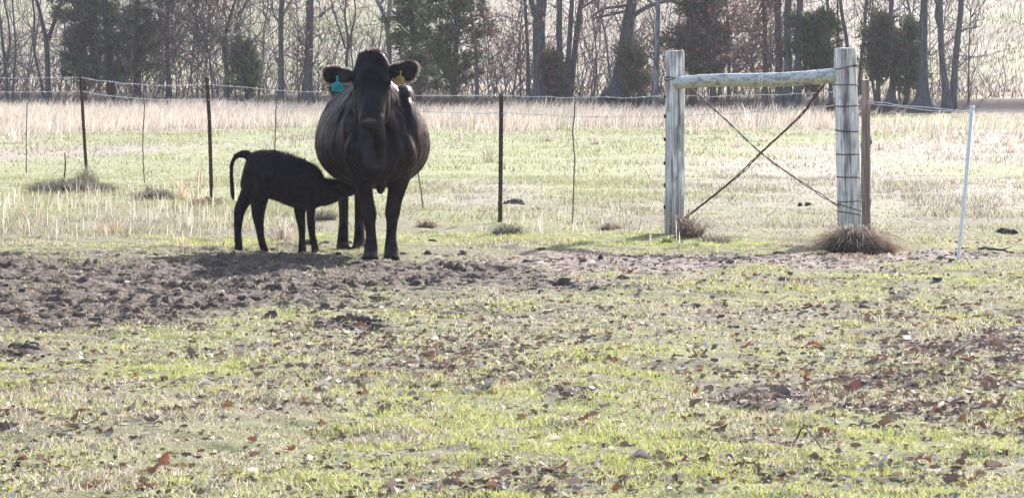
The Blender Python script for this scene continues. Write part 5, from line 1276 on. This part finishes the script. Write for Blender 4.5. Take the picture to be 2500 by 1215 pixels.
cedar('large dense grey green cedar laced with bare vines behind the leaning steel post', 272, 240, 6.0, 1.35, 16000, .40, CEDAR * 1.35 + np.array([.0, .0, .02]), .25, 16, .75)
cedar('vine covered cedar filling the right side of the large one', 335, 240, 5.0, .8, 3600, .5, CEDAR * 1.3 + np.array([.0, .0, .02]), .45, 9, .8)
cedar('narrower cedar filling the left side of the large one', 205, 242, 3.2, .62, 4500, .3, CEDAR, .15, 5)
cedar('dark cedar right of the head of the cow, behind the yellow tag', 1020, 246, 4.8, .78, 8000, .35, CEDAR, .1)
cedar('dark cedar with a stout trunk halfway between cow and steel post', 1108, 254, 4.4, .85, 8500, .38, CEDAR * .95, .1)
cedar('small green cedar bush low between saplings left of the trunk by the cow', 603, 236, 1.25, .32, 1500, .2, CEDAR * 1.1, .1, name='cedar_bush')
cedar('olive brown cedar just right of the slimmer wooden post top', 1690, 244, 3.6, .75, 6500, .55, CEDAR * 1.15, .5)
cedar('brownish cedar behind the left part of the rail', 1742, 246, 3.2, .5, 3500, .5, CEDAR, .55)
cedar('round green cedar bush between the grey trunks and the corner post', 1992, 258, 2.0, .68, 6000, .45, CEDAR, .1, taper=.7, name='cedar_bush')
cedar('small brown tinged cedar right of the cedar stake', 2143, 250, 1.9, .48, 3200, .5, CEDAR, .4, name='cedar_bush')
cedar('loose grey cedar between the straight trunk and the flared oak', 2212, 252, 1.75, .42, 2600, .4, CEDAR * 1.1, .35, name='cedar_bush')
cedar('low cedar shrub at the foot of the big leaning oak', 1545, 250, 1.3, .4, 1500, .15, CEDAR * 1.1, .4, name='cedar_bush')
cedar('low brown cedar shrub at the foot of the thick forking trunk', 1345, 250, 1.1, .42, 1600, .1, CEDAR, .7, name='cedar_bush')
# tangled brush along the bank
mb = MB()
for k in range(1150):
    x0 = rng.random() * 28 - 17.0; y0 = float(bank_line(np.array([x0]))[0]) + .2 + 4 * rng.random()
    if x0 > 7 and rng.random() < .6: continue
    p = np.array([x0, y0, hz(x0, y0)])
    grow(mb, p, (rng.normal(0, .5), rng.normal(0, .3), 1), .5 + (1.5 if x0 > -12.8 else 3.0) * rng.random() ** 1.3, .010 if x0 > -12.8 else .02, 1, (5, 4))
link('undergrowth', mb.mesh('undergrowth'), M['twig'], kind='stuff', label='tangled bare undergrowth along the bank', cat='undergrowth')

# ------------------------------------------------------------------ thin bright winter haze
V = np.array([(x, y, z) for z in (-1.6, 46.0) for y in (-320.0, 3600.0) for x in (-2600.0, 2600.0)])
hm = make_mesh('haze', V, [np.array([(0, 2, 3, 1), (4, 5, 7, 6), (0, 1, 5, 4), (2, 6, 7, 3), (0, 4, 6, 2), (1, 3, 7, 5)])])
m, nt, out = nodes('haze_air')
pv = N(nt, 'ShaderNodeVolumePrincipled'); pv.inputs['Color'].default_value = (.86, .86, 1.0, 1); pv.inputs['Density'].default_value = .00022; pv.inputs['Anisotropy'].default_value = .45
nt.links.new(pv.outputs[0], out.inputs['Volume'])
link('haze', hm, m, kind='stuff')
